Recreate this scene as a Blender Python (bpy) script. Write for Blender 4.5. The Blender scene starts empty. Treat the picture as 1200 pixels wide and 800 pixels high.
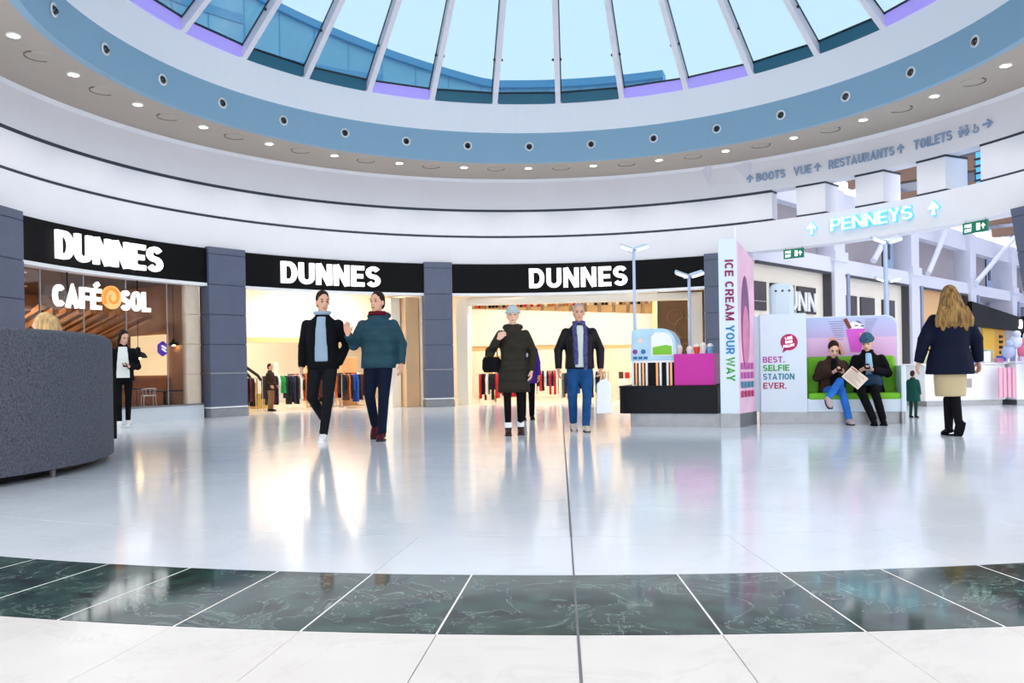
import bpy, bmesh, math, random
from mathutils import Matrix, Vector
random.seed(7)
S = bpy.context.scene
COL = S.collection
R_ = math.radians
sin, cos, pi = math.sin, math.cos, math.pi

# ------------------------------------------------------------------ camera
cd = bpy.data.cameras.new('camera')
cam = bpy.data.objects.new('camera', cd)
COL.objects.link(cam)
cd.sensor_width = 36.0
cd.lens = 970.0 / 1200.0 * 36.0
cd.shift_y = 31.3 / 1200.0
cd.clip_end = 300
_a = R_(0.991)
_rx, _up = Vector((cos(_a), 0, -sin(_a))), Vector((sin(_a), 0, cos(_a)))
_mt = Matrix((( _rx.x, _up.x, 0, 0), (0, 0, -1, 0), (_rx.z, _up.z, 0, 0), (0, 0, 0, 1)))
cam.matrix_world = Matrix.Translation((0, 0, 0.87)) @ _mt
S.camera = cam

# ------------------------------------------------------------------ sky, exposure
W = bpy.data.worlds.new('overcast_sky')
S.world = W
W.use_nodes = True
_bg = W.node_tree.nodes['Background']
_bg.inputs[0].default_value = (0.98, 0.985, 1.0, 1)
_bg.inputs[1].default_value = 2.0
S.view_settings.view_transform = 'Standard'
S.view_settings.look = 'None'
S.view_settings.gamma = 1.0
S.view_settings.use_curve_mapping = False
S.view_settings.exposure = 0.5

# ------------------------------------------------------------------ materials
def lin(c):
    if isinstance(c, str):
        c = c.lstrip('#'); c = c if len(c) == 6 else ''.join(x * 2 for x in c); c = [int(c[i:i+2], 16) / 255 for i in (0, 2, 4)]
        c = [x / 12.92 if x <= 0.04045 else ((x + 0.055) / 1.055) ** 2.4 for x in c]
    return (c[0], c[1], c[2], 1.0)

_mats = {}
def mat(name, col='#808080', rough=0.5, metal=0.0, emit=None, es=1.0, var=0.0, vscale=6.0, bump=0.0, bscale=40.0, spec=0.5, streak=None):
    if name in _mats: return _mats[name]
    m = bpy.data.materials.new(name); m.use_nodes = True
    nt = m.node_tree; b = nt.nodes['Principled BSDF']
    b.inputs['Base Color'].default_value = lin(col)
    b.inputs['Roughness'].default_value = rough
    b.inputs['Metallic'].default_value = metal
    b.inputs['Specular IOR Level'].default_value = spec
    if emit is not None:
        b.inputs['Emission Color'].default_value = lin(emit)
        b.inputs['Emission Strength'].default_value = es
    tc = nt.nodes.new('ShaderNodeTexCoord')
    if var > 0:
        n = nt.nodes.new('ShaderNodeTexNoise'); n.inputs['Scale'].default_value = vscale; n.inputs['Detail'].default_value = 5
        if streak:
            mp = nt.nodes.new('ShaderNodeMapping'); mp.inputs['Scale'].default_value = streak
            nt.links.new(tc.outputs['Object'], mp.inputs['Vector']); nt.links.new(mp.outputs['Vector'], n.inputs['Vector'])
        else: nt.links.new(tc.outputs['Object'], n.inputs['Vector'])
        r = nt.nodes.new('ShaderNodeValToRGB'); c = lin(col)
        r.color_ramp.elements[0].position = 0.3; r.color_ramp.elements[1].position = 0.7
        r.color_ramp.elements[0].color = tuple(max(0, x * (1 - var)) for x in c[:3]) + (1,)
        r.color_ramp.elements[1].color = tuple(min(1, x * (1 + var)) for x in c[:3]) + (1,)
        nt.links.new(n.outputs['Fac'], r.inputs['Fac']); nt.links.new(r.outputs['Color'], b.inputs['Base Color'])
    if bump > 0:
        n2 = nt.nodes.new('ShaderNodeTexNoise'); n2.inputs['Scale'].default_value = bscale; n2.inputs['Detail'].default_value = 4
        nt.links.new(tc.outputs['Object'], n2.inputs['Vector'])
        bp = nt.nodes.new('ShaderNodeBump'); bp.inputs['Strength'].default_value = bump; bp.inputs['Distance'].default_value = 0.01
        nt.links.new(n2.outputs['Fac'], bp.inputs['Height']); nt.links.new(bp.outputs['Normal'], b.inputs['Normal'])
    _mats[name] = m
    return m

def glass_mat(name, tint, refl=0.08, rough=0.02):
    if name in _mats: return _mats[name]
    m = bpy.data.materials.new(name); m.use_nodes = True
    nt = m.node_tree; nt.nodes.clear()
    o = nt.nodes.new('ShaderNodeOutputMaterial'); mx = nt.nodes.new('ShaderNodeMixShader')
    t = nt.nodes.new('ShaderNodeBsdfTransparent'); g = nt.nodes.new('ShaderNodeBsdfGlossy')
    t.inputs[0].default_value = lin(tint); g.inputs['Roughness'].default_value = rough
    g.inputs[0].default_value = (0.9, 0.95, 1, 1)
    fr = nt.nodes.new('ShaderNodeFresnel'); fr.inputs[0].default_value = 1.22
    ad = nt.nodes.new('ShaderNodeMath'); ad.operation = 'ADD'; ad.inputs[1].default_value = refl; ad.use_clamp = True
    nt.links.new(fr.outputs[0], ad.inputs[0]); nt.links.new(ad.outputs[0], mx.inputs[0])
    nt.links.new(t.outputs[0], mx.inputs[1]); nt.links.new(g.outputs[0], mx.inputs[2]); nt.links.new(mx.outputs[0], o.inputs[0])
    _mats[name] = m
    return m

def marble(name, base, vein, rough, vscale=1.2, width=0.03, cloud=None, strength=0.6):
    if name in _mats: return _mats[name]
    m = bpy.data.materials.new(name); m.use_nodes = True
    nt = m.node_tree; N = nt.nodes; L = nt.links; b = N['Principled BSDF']
    b.inputs['Roughness'].default_value = rough
    g = N.new('ShaderNodeNewGeometry')
    n1 = N.new('ShaderNodeTexNoise'); n1.inputs['Scale'].default_value = vscale; n1.inputs['Detail'].default_value = 8; n1.inputs['Roughness'].default_value = 0.65; n1.inputs['Distortion'].default_value = 1.2
    L.new(g.outputs['Position'], n1.inputs['Vector'])
    s = N.new('ShaderNodeMath'); s.operation = 'SUBTRACT'; s.inputs[1].default_value = 0.5; L.new(n1.outputs['Fac'], s.inputs[0])
    ab = N.new('ShaderNodeMath'); ab.operation = 'ABSOLUTE'; L.new(s.outputs[0], ab.inputs[0])
    mr = N.new('ShaderNodeMapRange'); mr.inputs['From Min'].default_value = 0; mr.inputs['From Max'].default_value = width
    mr.inputs['To Min'].default_value = strength; mr.inputs['To Max'].default_value = 0; L.new(ab.outputs[0], mr.inputs['Value'])
    n2 = N.new('ShaderNodeTexNoise'); n2.inputs['Scale'].default_value = vscale * 3.1; n2.inputs['Detail'].default_value = 6
    L.new(g.outputs['Position'], n2.inputs['Vector'])
    cr = N.new('ShaderNodeValToRGB'); c0 = lin(base); c1 = lin(cloud or base)
    cr.color_ramp.elements[0].color = c0; cr.color_ramp.elements[1].color = c1
    cr.color_ramp.elements[0].position = 0.35; cr.color_ramp.elements[1].position = 0.75
    L.new(n2.outputs['Fac'], cr.inputs['Fac'])
    mx = N.new('ShaderNodeMixRGB'); mx.inputs['Color2'].default_value = lin(vein)
    L.new(mr.outputs[0], mx.inputs['Fac']); L.new(cr.outputs['Color'], mx.inputs['Color1']); L.new(mx.outputs[0], b.inputs['Base Color'])
    _mats[name] = m
    return m

M_wall = mat('white_wall_paint', '#e9eaf2', 0.55, var=0.015, vscale=1.5)
M_trim = mat('dark_shadow_gap', '#273242', 0.5)
M_slate = mat('slate_blue_cladding', '#596178', 0.45, var=0.05, vscale=3)
M_slate_gap = mat('slate_joint', '#333c54', 0.6)
M_steel = mat('brushed_steel', '#8f9296', 0.38, 0.9, var=0.08, vscale=8)
M_black = mat('black_fascia', '#050507', 0.5, spec=.15)
M_letter = mat('lit_white_letter', '#ffffff', 0.4, emit='#ffffff', es=0.75)
M_soffit = mat('beige_soffit', '#b8ada2', 0.7)
M_bluefascia = mat('steel_blue_band', '#8db3cd', 0.6)
M_kerb = mat('pale_blue_white_kerb', '#f1f5fd', 0.5)
M_rib = mat('white_rib_paint', '#eceaf4', 0.4)
M_bar = mat('dark_glazing_bar', '#12202f', 0.4)
M_skyglass = glass_mat('blue_solar_glass', (0.47, 0.565, 0.61), 0.015)
M_glass = glass_mat('clear_shop_glass', (0.96, 0.97, 0.97), 0.0)
M_marble = marble('white_marble', '#dde2e9', '#c8ccd4', 0.13, 0.6, 0.012, '#d4dbe4', 0.3)
M_marble_near = marble('warm_white_marble', '#e2ded9', '#cbc6c0', 0.16, 0.9, 0.02, '#dad6d1', 0.3)
M_green = marble('dark_green_marble', '#0d1717', '#b4cbc3', 0.07, 2.6, 0.008, '#3b5c52', 0.4)
M_grout = mat('pale_grout', '#b9b6b2', 0.8)
M_joint = mat('dark_expansion_joint', '#6b6a6e', 0.7)
M_cream = mat('cream_shop_wall', '#f4ebdc', 0.6)
M_white = mat('white_gloss', '#f0f2f6', 0.3)

# ------------------------------------------------------------------ mesh helpers
class MB:
    def __init__(s): s.v = []; s.f = []
    def add(s, vs, fs):
        o = len(s.v); s.v += [tuple(x) for x in vs]; s.f += [tuple(i + o for i in f) for f in fs]; return s
    def box(s, x0, x1, y0, y1, z0, z1, mtx=None):
        vs = [Vector((x, y, z)) for z in (z0, z1) for y in (y0, y1) for x in (x0, x1)]
        if mtx is not None: vs = [mtx @ v for v in vs]
        return s.add(vs, [(0, 2, 3, 1), (4, 5, 7, 6), (0, 1, 5, 4), (2, 6, 7, 3), (0, 4, 6, 2), (1, 3, 7, 5)])
    def prism(s, poly, d0, d1, mtx=None, axes='xz'):
        # polygon (u,w) extruded along the remaining axis
        n = len(poly); vs = []
        for d in (d0, d1):
            for (u, w) in poly:
                vs.append(Vector((u, d, w)) if axes == 'xz' else Vector((u, w, d)) if axes == 'xy' else Vector((d, u, w)))
        if mtx is not None: vs = [mtx @ v for v in vs]
        fs = [tuple(range(n)), tuple(range(2 * n - 1, n - 1, -1))] + [(i, i + n, (i + 1) % n + n, (i + 1) % n) for i in range(n)]
        return s.add(vs, fs)
    def ring(s, prof, a0, a1, n, c=(0.6, 11.54), full=False):
        # profile [(R,z)...] closed polygon swept over azimuth a0..a1 (degrees, from +Y towards +X)
        k = len(prof); vs = []; fs = []
        cnt = n if full else n + 1
        for i in range(cnt):
            a = R_(a0 + (a1 - a0) * i / n)
            for (r, z) in prof: vs.append((c[0] + r * sin(a), c[1] + r * cos(a), z))
        for i in range(n):
            i2 = (i + 1) % cnt
            for j in range(k):
                j2 = (j + 1) % k
                fs.append((i * k + j, i * k + j2, i2 * k + j2, i2 * k + j))
        if not full:
            fs.append(tuple(range(k - 1, -1, -1))); fs.append(tuple(range((cnt - 1) * k, cnt * k)))
        return s.add(vs, fs)
    def tube(s, pts, rad, n=8, caps=True, flat=1.0):
        pts = [Vector(p) for p in pts]
        if not isinstance(rad, (list, tuple)): rad = [rad] * len(pts)
        vs = []; fs = []
        prev = None
        for i, p in enumerate(pts):
            d = (pts[min(i + 1, len(pts) - 1)] - pts[max(i - 1, 0)]).normalized()
            if prev is None:
                u = d.orthogonal().normalized() if abs(d.z) > 0.9 or flat == 1.0 else d.cross(Vector((0, 0, 1))).normalized()
                if abs(d.z) > 0.9: u = (Vector((1, 0, 0)) - d * d.x).normalized()
            else:
                u = (prev - d * prev.dot(d)).normalized()
            prev = u; w = d.cross(u)
            for j in range(n):
                a = 2 * pi * j / n
                vs.append(p + u * cos(a) * rad[i] + w * sin(a) * rad[i] * flat)
        for i in range(len(pts) - 1):
            for j in range(n):
                fs.append((i * n + j, i * n + (j + 1) % n, (i + 1) * n + (j + 1) % n, (i + 1) * n + j))
        if caps:
            fs.append(tuple(range(n - 1, -1, -1))); fs.append(tuple(range((len(pts) - 1) * n, len(pts) * n)))
        return s.add(vs, fs)
    def lathe(s, prof, n=20, mtx=None, caps=True):
        # profile [(r,z)] around z
        vs = []; fs = []; k = len(prof)
        for (r, z) in prof:
            for j in range(n):
                a = 2 * pi * j / n; v = Vector((r * cos(a), r * sin(a), z)); vs.append(mtx @ v if mtx is not None else v)
        for i in range(k - 1):
            for j in range(n): fs.append((i * n + j, i * n + (j + 1) % n, (i + 1) * n + (j + 1) % n, (i + 1) * n + j))
        if caps: fs.append(tuple(range(n - 1, -1, -1))); fs.append(tuple(range((k - 1) * n, k * n)))
        return s.add(vs, fs)
    def ell(s, c, rx, ry, rz, n=14, m=9, mtx=None):
        vs = []; fs = []
        c = Vector(c)
        for i in range(1, m):
            t = pi * i / m
            for j in range(n):
                a = 2 * pi * j / n
                v = Vector((rx * sin(t) * cos(a), ry * sin(t) * sin(a), rz * cos(t)))
                vs.append(c + (mtx @ v if mtx is not None else v))
        top = len(vs); vs.append(c + (mtx @ Vector((0, 0, rz)) if mtx is not None else Vector((0, 0, rz))))
        bot = len(vs); vs.append(c + (mtx @ Vector((0, 0, -rz)) if mtx is not None else Vector((0, 0, -rz))))
        for i in range(m - 2):
            for j in range(n): fs.append((i * n + j, (i + 1) * n + j, (i + 1) * n + (j + 1) % n, i * n + (j + 1) % n))
        for j in range(n):
            fs.append((top, j, (j + 1) % n)); fs.append((bot, (m - 2) * n + (j + 1) % n, (m - 2) * n + j))
        return s.add(vs, fs)
    def loft(s, secs, n=18, power=2.3):
        # horizontal superellipse sections (cx,cy,z,rx,ry)
        vs = []; fs = []
        for (cx, cy, z, rx, ry) in secs:
            for j in range(n):
                a = 2 * pi * j / n; ca, sa = cos(a), sin(a); e = 2 / power
                vs.append((cx + rx * math.copysign(abs(ca) ** e, ca), cy + ry * math.copysign(abs(sa) ** e, sa), z))
        for i in range(len(secs) - 1):
            for j in range(n): fs.append((i * n + j, i * n + (j + 1) % n, (i + 1) * n + (j + 1) % n, (i + 1) * n + j))
        fs.append(tuple(range(n - 1, -1, -1))); fs.append(tuple(range((len(secs) - 1) * n, len(secs) * n)))
        return s.add(vs, fs)
    def mesh(s, name, smooth=False):
        me = bpy.data.meshes.new(name); me.from_pydata(s.v, [], s.f); me.validate()
        bm = bmesh.new(); bm.from_mesh(me); bmesh.ops.recalc_face_normals(bm, faces=bm.faces); bm.to_mesh(me); bm.free()
        if smooth:
            for p in me.polygons: p.use_smooth = True
        return me
    def build(s, name, m, parent=None, smooth=False, bevel=0.0):
        me = s.mesh(name, smooth); me.materials.append(m)
        o = bpy.data.objects.new(name, me); COL.objects.link(o)
        if parent is not None: o.parent = parent
        if bevel > 0:
            b = o.modifiers.new('bevel', 'BEVEL'); b.width = bevel; b.segments = 2; b.limit_method = 'ANGLE'; b.angle_limit = R_(40)
        if smooth: smooth_angle(o)
        return o

def smooth_angle(o, deg=40):
    me = o.data; bm = bmesh.new(); bm.from_mesh(me)
    for e in bm.edges:
        if len(e.link_faces) == 2 and e.calc_face_angle(0) > R_(deg): e.smooth = False
    bm.to_mesh(me); bm.free()

def tag(o, label=None, cat=None, group=None, kind=None):
    if label: o['label'] = label
    if cat: o['category'] = cat
    if group: o['group'] = group
    if kind: o['kind'] = kind
    return o
def struct(o, label=None): return tag(o, label=label, kind='structure')
def empty(name, loc=(0, 0, 0), rz=0.0):
    o = bpy.data.objects.new(name, None); COL.objects.link(o); o.location = loc; o.rotation_euler = (0, 0, rz); o.empty_display_size = 0.1
    return o
def inst(me, name, m, parent=None, loc=(0, 0, 0), rz=0.0):
    o = bpy.data.objects.new(name, me); COL.objects.link(o); o.location = loc; o.rotation_euler = (0, 0, rz)
    if parent is not None: o.parent = parent
    if m is not None:
        if len(me.materials) == 0: me.materials.append(m)
        if me.materials[0] is not m:
            o.material_slots[0].link = 'OBJECT'; o.material_slots[0].material = m
    return o

CX, CY = 0.6, 11.54
def pol(a, r, z=0.0): return Vector((CX + r * sin(R_(a)), CY + r * cos(R_(a)), z))
def bayM(a, r, z=0.0): return Matrix.Translation(pol(a, r, z)) @ Matrix.Rotation(-R_(a), 4, 'Z')
def rect(R0, R1, z0, z1): return [(R0, z0), (R1, z0), (R1, z1), (R0, z1)]

# ------------------------------------------------------------------ text
_tc = {}
def _arc(cx, cy, rx, ry, a0, a1, n=10):
    return [(cx + rx * cos(R_(a0 + (a1 - a0) * i / n)), cy + ry * sin(R_(a0 + (a1 - a0) * i / n))) for i in range(n + 1)]
def glyph(ch, t):
    """stroke font, cap height 1: (width, [(points, closed)])"""
    h = t / 2; T = 1 - h; q = (1 - 2 * h) / 4; w = .64; o = []
    def bowl(x0, x1, yl, yh): r = (yh - yl) / 2; return [(x0, yl), (x0, yh)] + _arc(x1 - r * .9, (yl + yh) / 2, r * .9, r, 90, -90)
    if ch in 'EÉF':
        w = .56; o = [([(h, 0), (h, 1)], 0), ([(h, T), (w, T)], 0), ([(h, .5), (w - .05, .5)], 0)]
        if ch != 'F': o.append(([(h, h), (w, h)], 0))
        if ch == 'É': o.append(([(.22, 1.09), (.42, 1.26)], 0))
    elif ch == 'D': w = .68; o = [([(h, h), (h, T), (w - .34, T)] + _arc(w - .34, .5, .34 - h, .5 - h, 90, -90)[1:-1] + [(w - .34, h)], 1)]
    elif ch == 'U': w = .66; r = w / 2 - h; o = [([(h, 1)] + _arc(w / 2, h + r, r, r, 180, 360) + [(w - h, 1)], 0)]
    elif ch == 'N': w = .68; o = [([(h, 0), (h, 1)], 0), ([(w - h, 0), (w - h, 1)], 0), ([(h + .01, .99), (w - h - .01, .01)], 0)]
    elif ch == 'M': w = .8; o = [([(h, 0), (h, 1)], 0), ([(w - h, 0), (w - h, 1)], 0), ([(h, .98), (w / 2, .08), (w - h, .98)], 0)]
    elif ch == 'H': o = [([(h, 0), (h, 1)], 0), ([(w - h, 0), (w - h, 1)], 0), ([(h, .5), (w - h, .5)], 0)]
    elif ch == 'S': w = .62; rx = w / 2 - h; o = [(_arc(w / 2, h + 3 * q, rx, q, 25, 270) + _arc(w / 2, h + q, rx, q, 90, -155)[1:], 0)]
    elif ch == 'C': w = .66; o = [(_arc(w / 2, .5, w / 2 - h, .5 - h, 42, 318, 16), 0)]
    elif ch == 'O': w = .7; o = [(_arc(w / 2, .5, w / 2 - h, .5 - h, 0, 342, 19), 1)]
    elif ch == 'A': w = .72; o = [([(.08, 0), (w / 2, .93), (w - .08, 0)], 0), ([(.2, .27), (w - .2, .27)], 0)]
    elif ch == 'V': w = .7; o = [([(.08, 1), (w / 2, .07), (w - .08, 1)], 0)]
    elif ch == 'W': w = 1.0; o = [([(.08, 1), (.29, .06), (.5, .9), (.71, .06), (.92, 1)], 0)]
    elif ch == 'X': o = [([(.08, 0), (w - .08, 1)], 0), ([(.08, 1), (w - .08, 0)], 0)]
    elif ch == 'Y': w = .68; o = [([(.08, 1), (w / 2, .45), (w - .08, 1)], 0), ([(w / 2, .48), (w / 2, 0)], 0)]
    elif ch == 'I': w = t; o = [([(h, 0), (h, 1)], 0)]
    elif ch == 'L': w = .54; o = [([(h, 1), (h, h), (w, h)], 0)]
    elif ch == 'T': w = .6; o = [([(0, T), (w, T)], 0), ([(w / 2, T), (w / 2, 0)], 0)]
    elif ch == 'P': w = .6; o = [([(h, 0), (h, .5)], 0), (bowl(h, w - h, .43, T), 1)]
    elif ch == 'R': w = .64; o = [([(h, 0), (h, .5)], 0), (bowl(h, w - h, .45, T), 1), ([(.36, .46), (w - h, 0)], 0)]
    elif ch == 'B': w = .62; o = [(bowl(h, w - h - .03, .5, T), 1), (bowl(h, w - h, h, .5), 1)]
    elif ch == 'K': o = [([(h, 0), (h, 1)], 0), ([(w - .08, 1), (h + .05, .42)], 0), ([(.25, .55), (w - .05, 0)], 0)]
    elif ch == 'J': w = .5; r = w / 2 - h; o = [([(w - h, 1)] + _arc(w / 2, h + r, r, r, 0, -170), 0)]
    elif ch == '.': w = t; o = [([(h, 0), (h, t)], 0)]
    else: w = .3
    return w, o
def _stroke(pts, closed, t):
    n = len(pts); L = []; Rr = []
    for i in range(n):
        a = pts[i - 1] if (closed or i > 0) else None; b = pts[i]; c = pts[(i + 1) % n] if (closed or i < n - 1) else None
        def nm(p, q): d = math.hypot(q[0] - p[0], q[1] - p[1]) or 1; return (-(q[1] - p[1]) / d, (q[0] - p[0]) / d)
        if a is None: m = nm(b, c); k = 1
        elif c is None: m = nm(a, b); k = 1
        else:
            n1, n2 = nm(a, b), nm(b, c); mx, my = n1[0] + n2[0], n1[1] + n2[1]; l = math.hypot(mx, my) or 1; m = (mx / l, my / l)
            k = min(1.9, 1 / max(.3, m[0] * n1[0] + m[1] * n1[1]))
        L.append((b[0] + m[0] * t / 2 * k, b[1] + m[1] * t / 2 * k)); Rr.append((b[0] - m[0] * t / 2 * k, b[1] - m[1] * t / 2 * k))
    vs = []; fs = []
    for (l, r) in zip(L, Rr): vs += [(l[0], l[1], 0), (r[0], r[1], 0), (r[0], r[1], 1), (l[0], l[1], 1)]
    m = n if closed else n - 1
    for i in range(m):
        for j in range(4): fs.append((i * 4 + j, i * 4 + (j + 1) % 4, ((i + 1) % n) * 4 + (j + 1) % 4, ((i + 1) % n) * 4 + j))
    if not closed: fs += [(0, 1, 2, 3), ((n - 1) * 4 + 3, (n - 1) * 4 + 2, (n - 1) * 4 + 1, (n - 1) * 4)]
    return vs, fs
def text_islands(word, bold=0.0, gap=0.09):
    """letters of a word as [(verts(x,y,d), faces)], cap height 1, centred on x, baseline y=0, d from 0 (back) to 1 (front); bold = stroke"""
    t = bold; x = 0; out = []
    for ch in word:
        w, st = glyph(ch, t); vs = []; fs = []
        for p, c in st:
            v, f = _stroke(p, c, t); k = len(vs); vs += [(a + x, b, d) for a, b, d in v]; fs += [tuple(i + k for i in q) for q in f]
        if vs: out.append((vs, fs))
        x += w + gap
    x -= gap
    return [([(a - x / 2, b, d) for a, b, d in vs], fs) for vs, fs in out], x

def text_flat(word, mtx, h, m, parent, width=None, bold=0.17, depth=0.01, name='letter', single=False):
    """local x right, z up, -y towards the viewer"""
    isl, w = text_islands(word, bold); sx = (width / w) if width else h
    if single: big = MB()
    for vs, fs in isl:
        pts = [mtx @ Vector((x * sx, -d * depth, y * h)) for (x, y, d) in vs]
        if single: big.add(pts, fs)
        else: MB().add(pts, fs).build(name, m, parent)
    if single: return big.build(name, m, parent)

def text_arc(word, a, z, R, h, m, parent, width=None, bold=0.19, depth=0.05, name='letter'):
    isl, w = text_islands(word, bold); sx = (width / w) if width else h
    for vs, fs in isl:
        pts = []
        for (x, y, d) in vs:
            aa = R_(a) + x * sx / R; r = R - d * depth
            pts.append((CX + r * sin(aa), CY + r * cos(aa), z + y * h))
        MB().add(pts, fs).build(name, m, parent)

def poly_arc(poly, a, z, R, m, parent, depth, name):
    mb = MB(); n = len(poly); vs = []
    for d in (0, depth):
        for (x, y) in poly:
            aa = R_(a) + x / R; r = R - d; vs.append((CX + r * sin(aa), CY + r * cos(aa), z + y))
    fs = [tuple(range(n)), tuple(range(2 * n - 1, n - 1, -1))] + [(i, i + n, (i + 1) % n + n, (i + 1) % n) for i in range(n)]
    return mb.add(vs, fs).build(name, m, parent)
def arrow_poly(h, rot=0):
    p = [(-.09, 0), (.09, 0), (.09, .62), (.3, .40), (.42, .52), (0, 1), (-.42, .52), (-.3, .40), (-.09, .62)]
    if rot: p = [(y - .5, .5 - x) for (x, y) in p]
    return [(x * h, y * h) for (x, y) in p]

# ================================================================== SETTING: floor
FC = (0.8, 13.2)          # centre of the floor pattern
def fpt(th, r):           # th degrees from -Y towards +X
    return (FC[0] + r * sin(R_(th)), FC[1] - r * cos(R_(th)))
floor = struct(MB().box(-30, 45, -6, 60, -0.2, -0.008).build('floor', M_grout))
def slab(poly, m, name='tile', z0=-0.03, z1=0.0, parent=floor):
    return MB().prism(poly, z0, z1, axes='xy').build(name, m, parent)
def sector(t0, t1, r0, r1, n=3, gt=0.004, gr=0.003):
    g0, g1 = math.degrees(gt / 2 / r0), math.degrees(gt / 2 / r1)
    ps = [fpt(t0 + g1 + (t1 - t0 - 2 * g1) * i / n, r1 - gr) for i in range(n + 1)]
    ps += [fpt(t1 - g0 - (t1 - t0 - 2 * g0) * i / n, r0 + gr) for i in range(n + 1)]
    return ps
T0, DT = -3.27, 2.53
for k in range(-13, 13):          # dark green marble band, slab by slab, white joints
    slab(sector(T0 + k * DT, T0 + (k + 1) * DT, 9.75, 10.53, 2, 0.008, 0.004), M_green)
M_jw = mat('white_joint', '#e8e6e0', .5)
for k in range(-13, 14):
    if k == 0: continue
    t = T0 + k * DT; slab(sector(t - .022, t + .022, 9.75, 10.53, 1, 0, 0), M_jw, 'joint_strip', -0.02, -0.0004)
for k in range(-10, 9):           # pale slabs on this side of the band
    slab(sector(T0 + k * DT, T0 + (k + 1) * DT, 10.53, 11.9, 2, 0.002 if k not in (-1, 0) else 0.006, 0.002), M_marble_near)
for k in range(-9, 8):            # pale ring on the far side
    slab(sector(T0 + 2 * k * DT, T0 + 2 * (k + 1) * DT, 8.97, 9.75, 3, 0.003, 0.003), M_marble)
slab([(-14, -5.9), (14, -5.9), (14, 1.25)] + [fpt(t, 11.902) for t in range(40, -41, -4)] + [(-14, 1.25)], M_marble_near)
# expansion joint running away from the camera along the radial line
jm = MB()
for (r0, r1) in ((8.97, 9.75), (9.75, 10.53), (10.53, 11.9)):
    jm.prism(sector(T0 - 0.024, T0 + 0.024, r0, r1, 1, 0, 0), -0.02, 0.0012, axes='xy')
jm.prism(sector(T0 - 0.035, T0 + 0.035, 0.3, 8.97, 1, 0, 0), -0.02, 0.0012, axes='xy')
jm.build('expansion_joint', M_joint, floor)
# inner disc: big slabs cut by straight joints
def cut(polys, p, d, gap):
    out = []; nx, ny = -d[1], d[0]; l = math.hypot(nx, ny); nx /= l; ny /= l
    for P in polys:
        for sgn in (1, -1):
            Q = []
            for i in range(len(P)):
                a, b = P[i], P[(i + 1) % len(P)]
                da = sgn * ((a[0] - p[0]) * nx + (a[1] - p[1]) * ny) - gap / 2
                db = sgn * ((b[0] - p[0]) * nx + (b[1] - p[1]) * ny) - gap / 2
                if da >= 0: Q.append(a)
                if da * db < 0:
                    t = da / (da - db); Q.append((a[0] + (b[0] - a[0]) * t, a[1] + (b[1] - a[1]) * t))
            if len(Q) > 2: out.append(Q)
    return out
disc = [[fpt(i * 2.0, 8.966) for i in range(180)]]
j0 = fpt(T0, 5.0); jd = (FC[0] - j0[0], FC[1] - j0[1])
disc = cut(disc, j0, jd, 0.012)
for p, q in (((-1.16, 4.33), (-0.16, 5.1)), ((0.9, 5.12), (2.6, 4.45)), ((-6, 7.2), (8, 7.0)), ((-6, 9.6), (8, 9.4)), ((-6, 13.2), (8, 13.2)), ((-3.2, 4), (-2.2, 20)), ((4.6, 4), (3.6, 20))):
    disc = cut(disc, p, (q[0] - p[0], q[1] - p[1]), 0.004)
for P in disc: slab(P, M_marble)
# pale floor beyond the disc (café, shops and corridor mouth)
M_shopfloor = marble('cream_shop_tile', '#efe6da', '#d8cbb8', 0.12, 0.8, 0.02, '#e8ddcf', 0.25)
ring2 = MB(); ring2.ring(rect(8.966, 34, -0.03, -0.001), -135, 135, 60, c=FC); ring2.build('outer_paving', M_marble, floor)

# ================================================================== SETTING: rotunda wall
A0, A1 = -104, 104
wall = struct(MB().ring([(8.12, 3.34), (8.45, 3.34), (8.45, 3.955), (8.12, 3.955)], A0, 35.0, 100).build('wall_back', M_wall))
MB().ring([(8.15, 4.01), (8.45, 4.01), (8.45, 4.585), (8.15, 4.585)], A0, 38.6, 100).build('panel_band', M_wall, wall)
MB().ring([(8.15, 4.625), (8.5, 4.625), (8.6, 5.44), (8.3, 5.44)], A0, A1, 140).build('upper_band', M_wall, wall)
tr1 = struct(MB().ring(rect(8.15, 8.45, 3.955, 4.015), A0, 38.6, 100).build('trim_1', M_trim))
tr2 = struct(MB().ring(rect(8.142, 8.45, 4.575, 4.632), A0, 38.6, 100).build('trim_2', M_trim))
cove = struct(MB().ring([(8.26, 5.31), (8.32, 5.31), (8.32, 5.375), (8.22, 5.375)], A0, A1, 140).build('trim_3', M_wall))
# wall over the corridor mouth: bulkhead with piers above it
wr = struct(MB().ring(rect(8.12, 8.5, 3.33, 3.96), 35.0, A1, 60).build('wall_right', M_wall))
for (p0, p1) in ((42.4, 46.8), (51.3, 55.45), (60.3, 64.4), (69.3, 78.0), (82, 90), (94, 102)):
    MB().ring(rect(8.15, 8.75, 4.0, 4.585), p0, p1, 6).build('pier', M_wall, wr)
    for z0, z1 in ((3.96, 4.0), (4.585, 4.625)):
        MB().ring(rect(8.14, 8.76, z0, z1), p0 - 0.05, p1 + 0.05, 6).build('pier_edge', M_trim, wr)
# louvred window between two of the piers
lw = struct(MB().ring(rect(8.86, 8.88, 3.9, 4.7), 65.0, 69.6, 3).build('window_2', mat('louvre_blue', '#49b4ee', 0.3, emit='#5cc4ff', es=0.5)))
for i in range(5):
    MB().ring(rect(8.8, 8.86, 4.03 + i * 0.13, 4.06 + i * 0.13), 65.0, 69.6, 3).build('louvre_slat', M_trim, lw)

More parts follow.
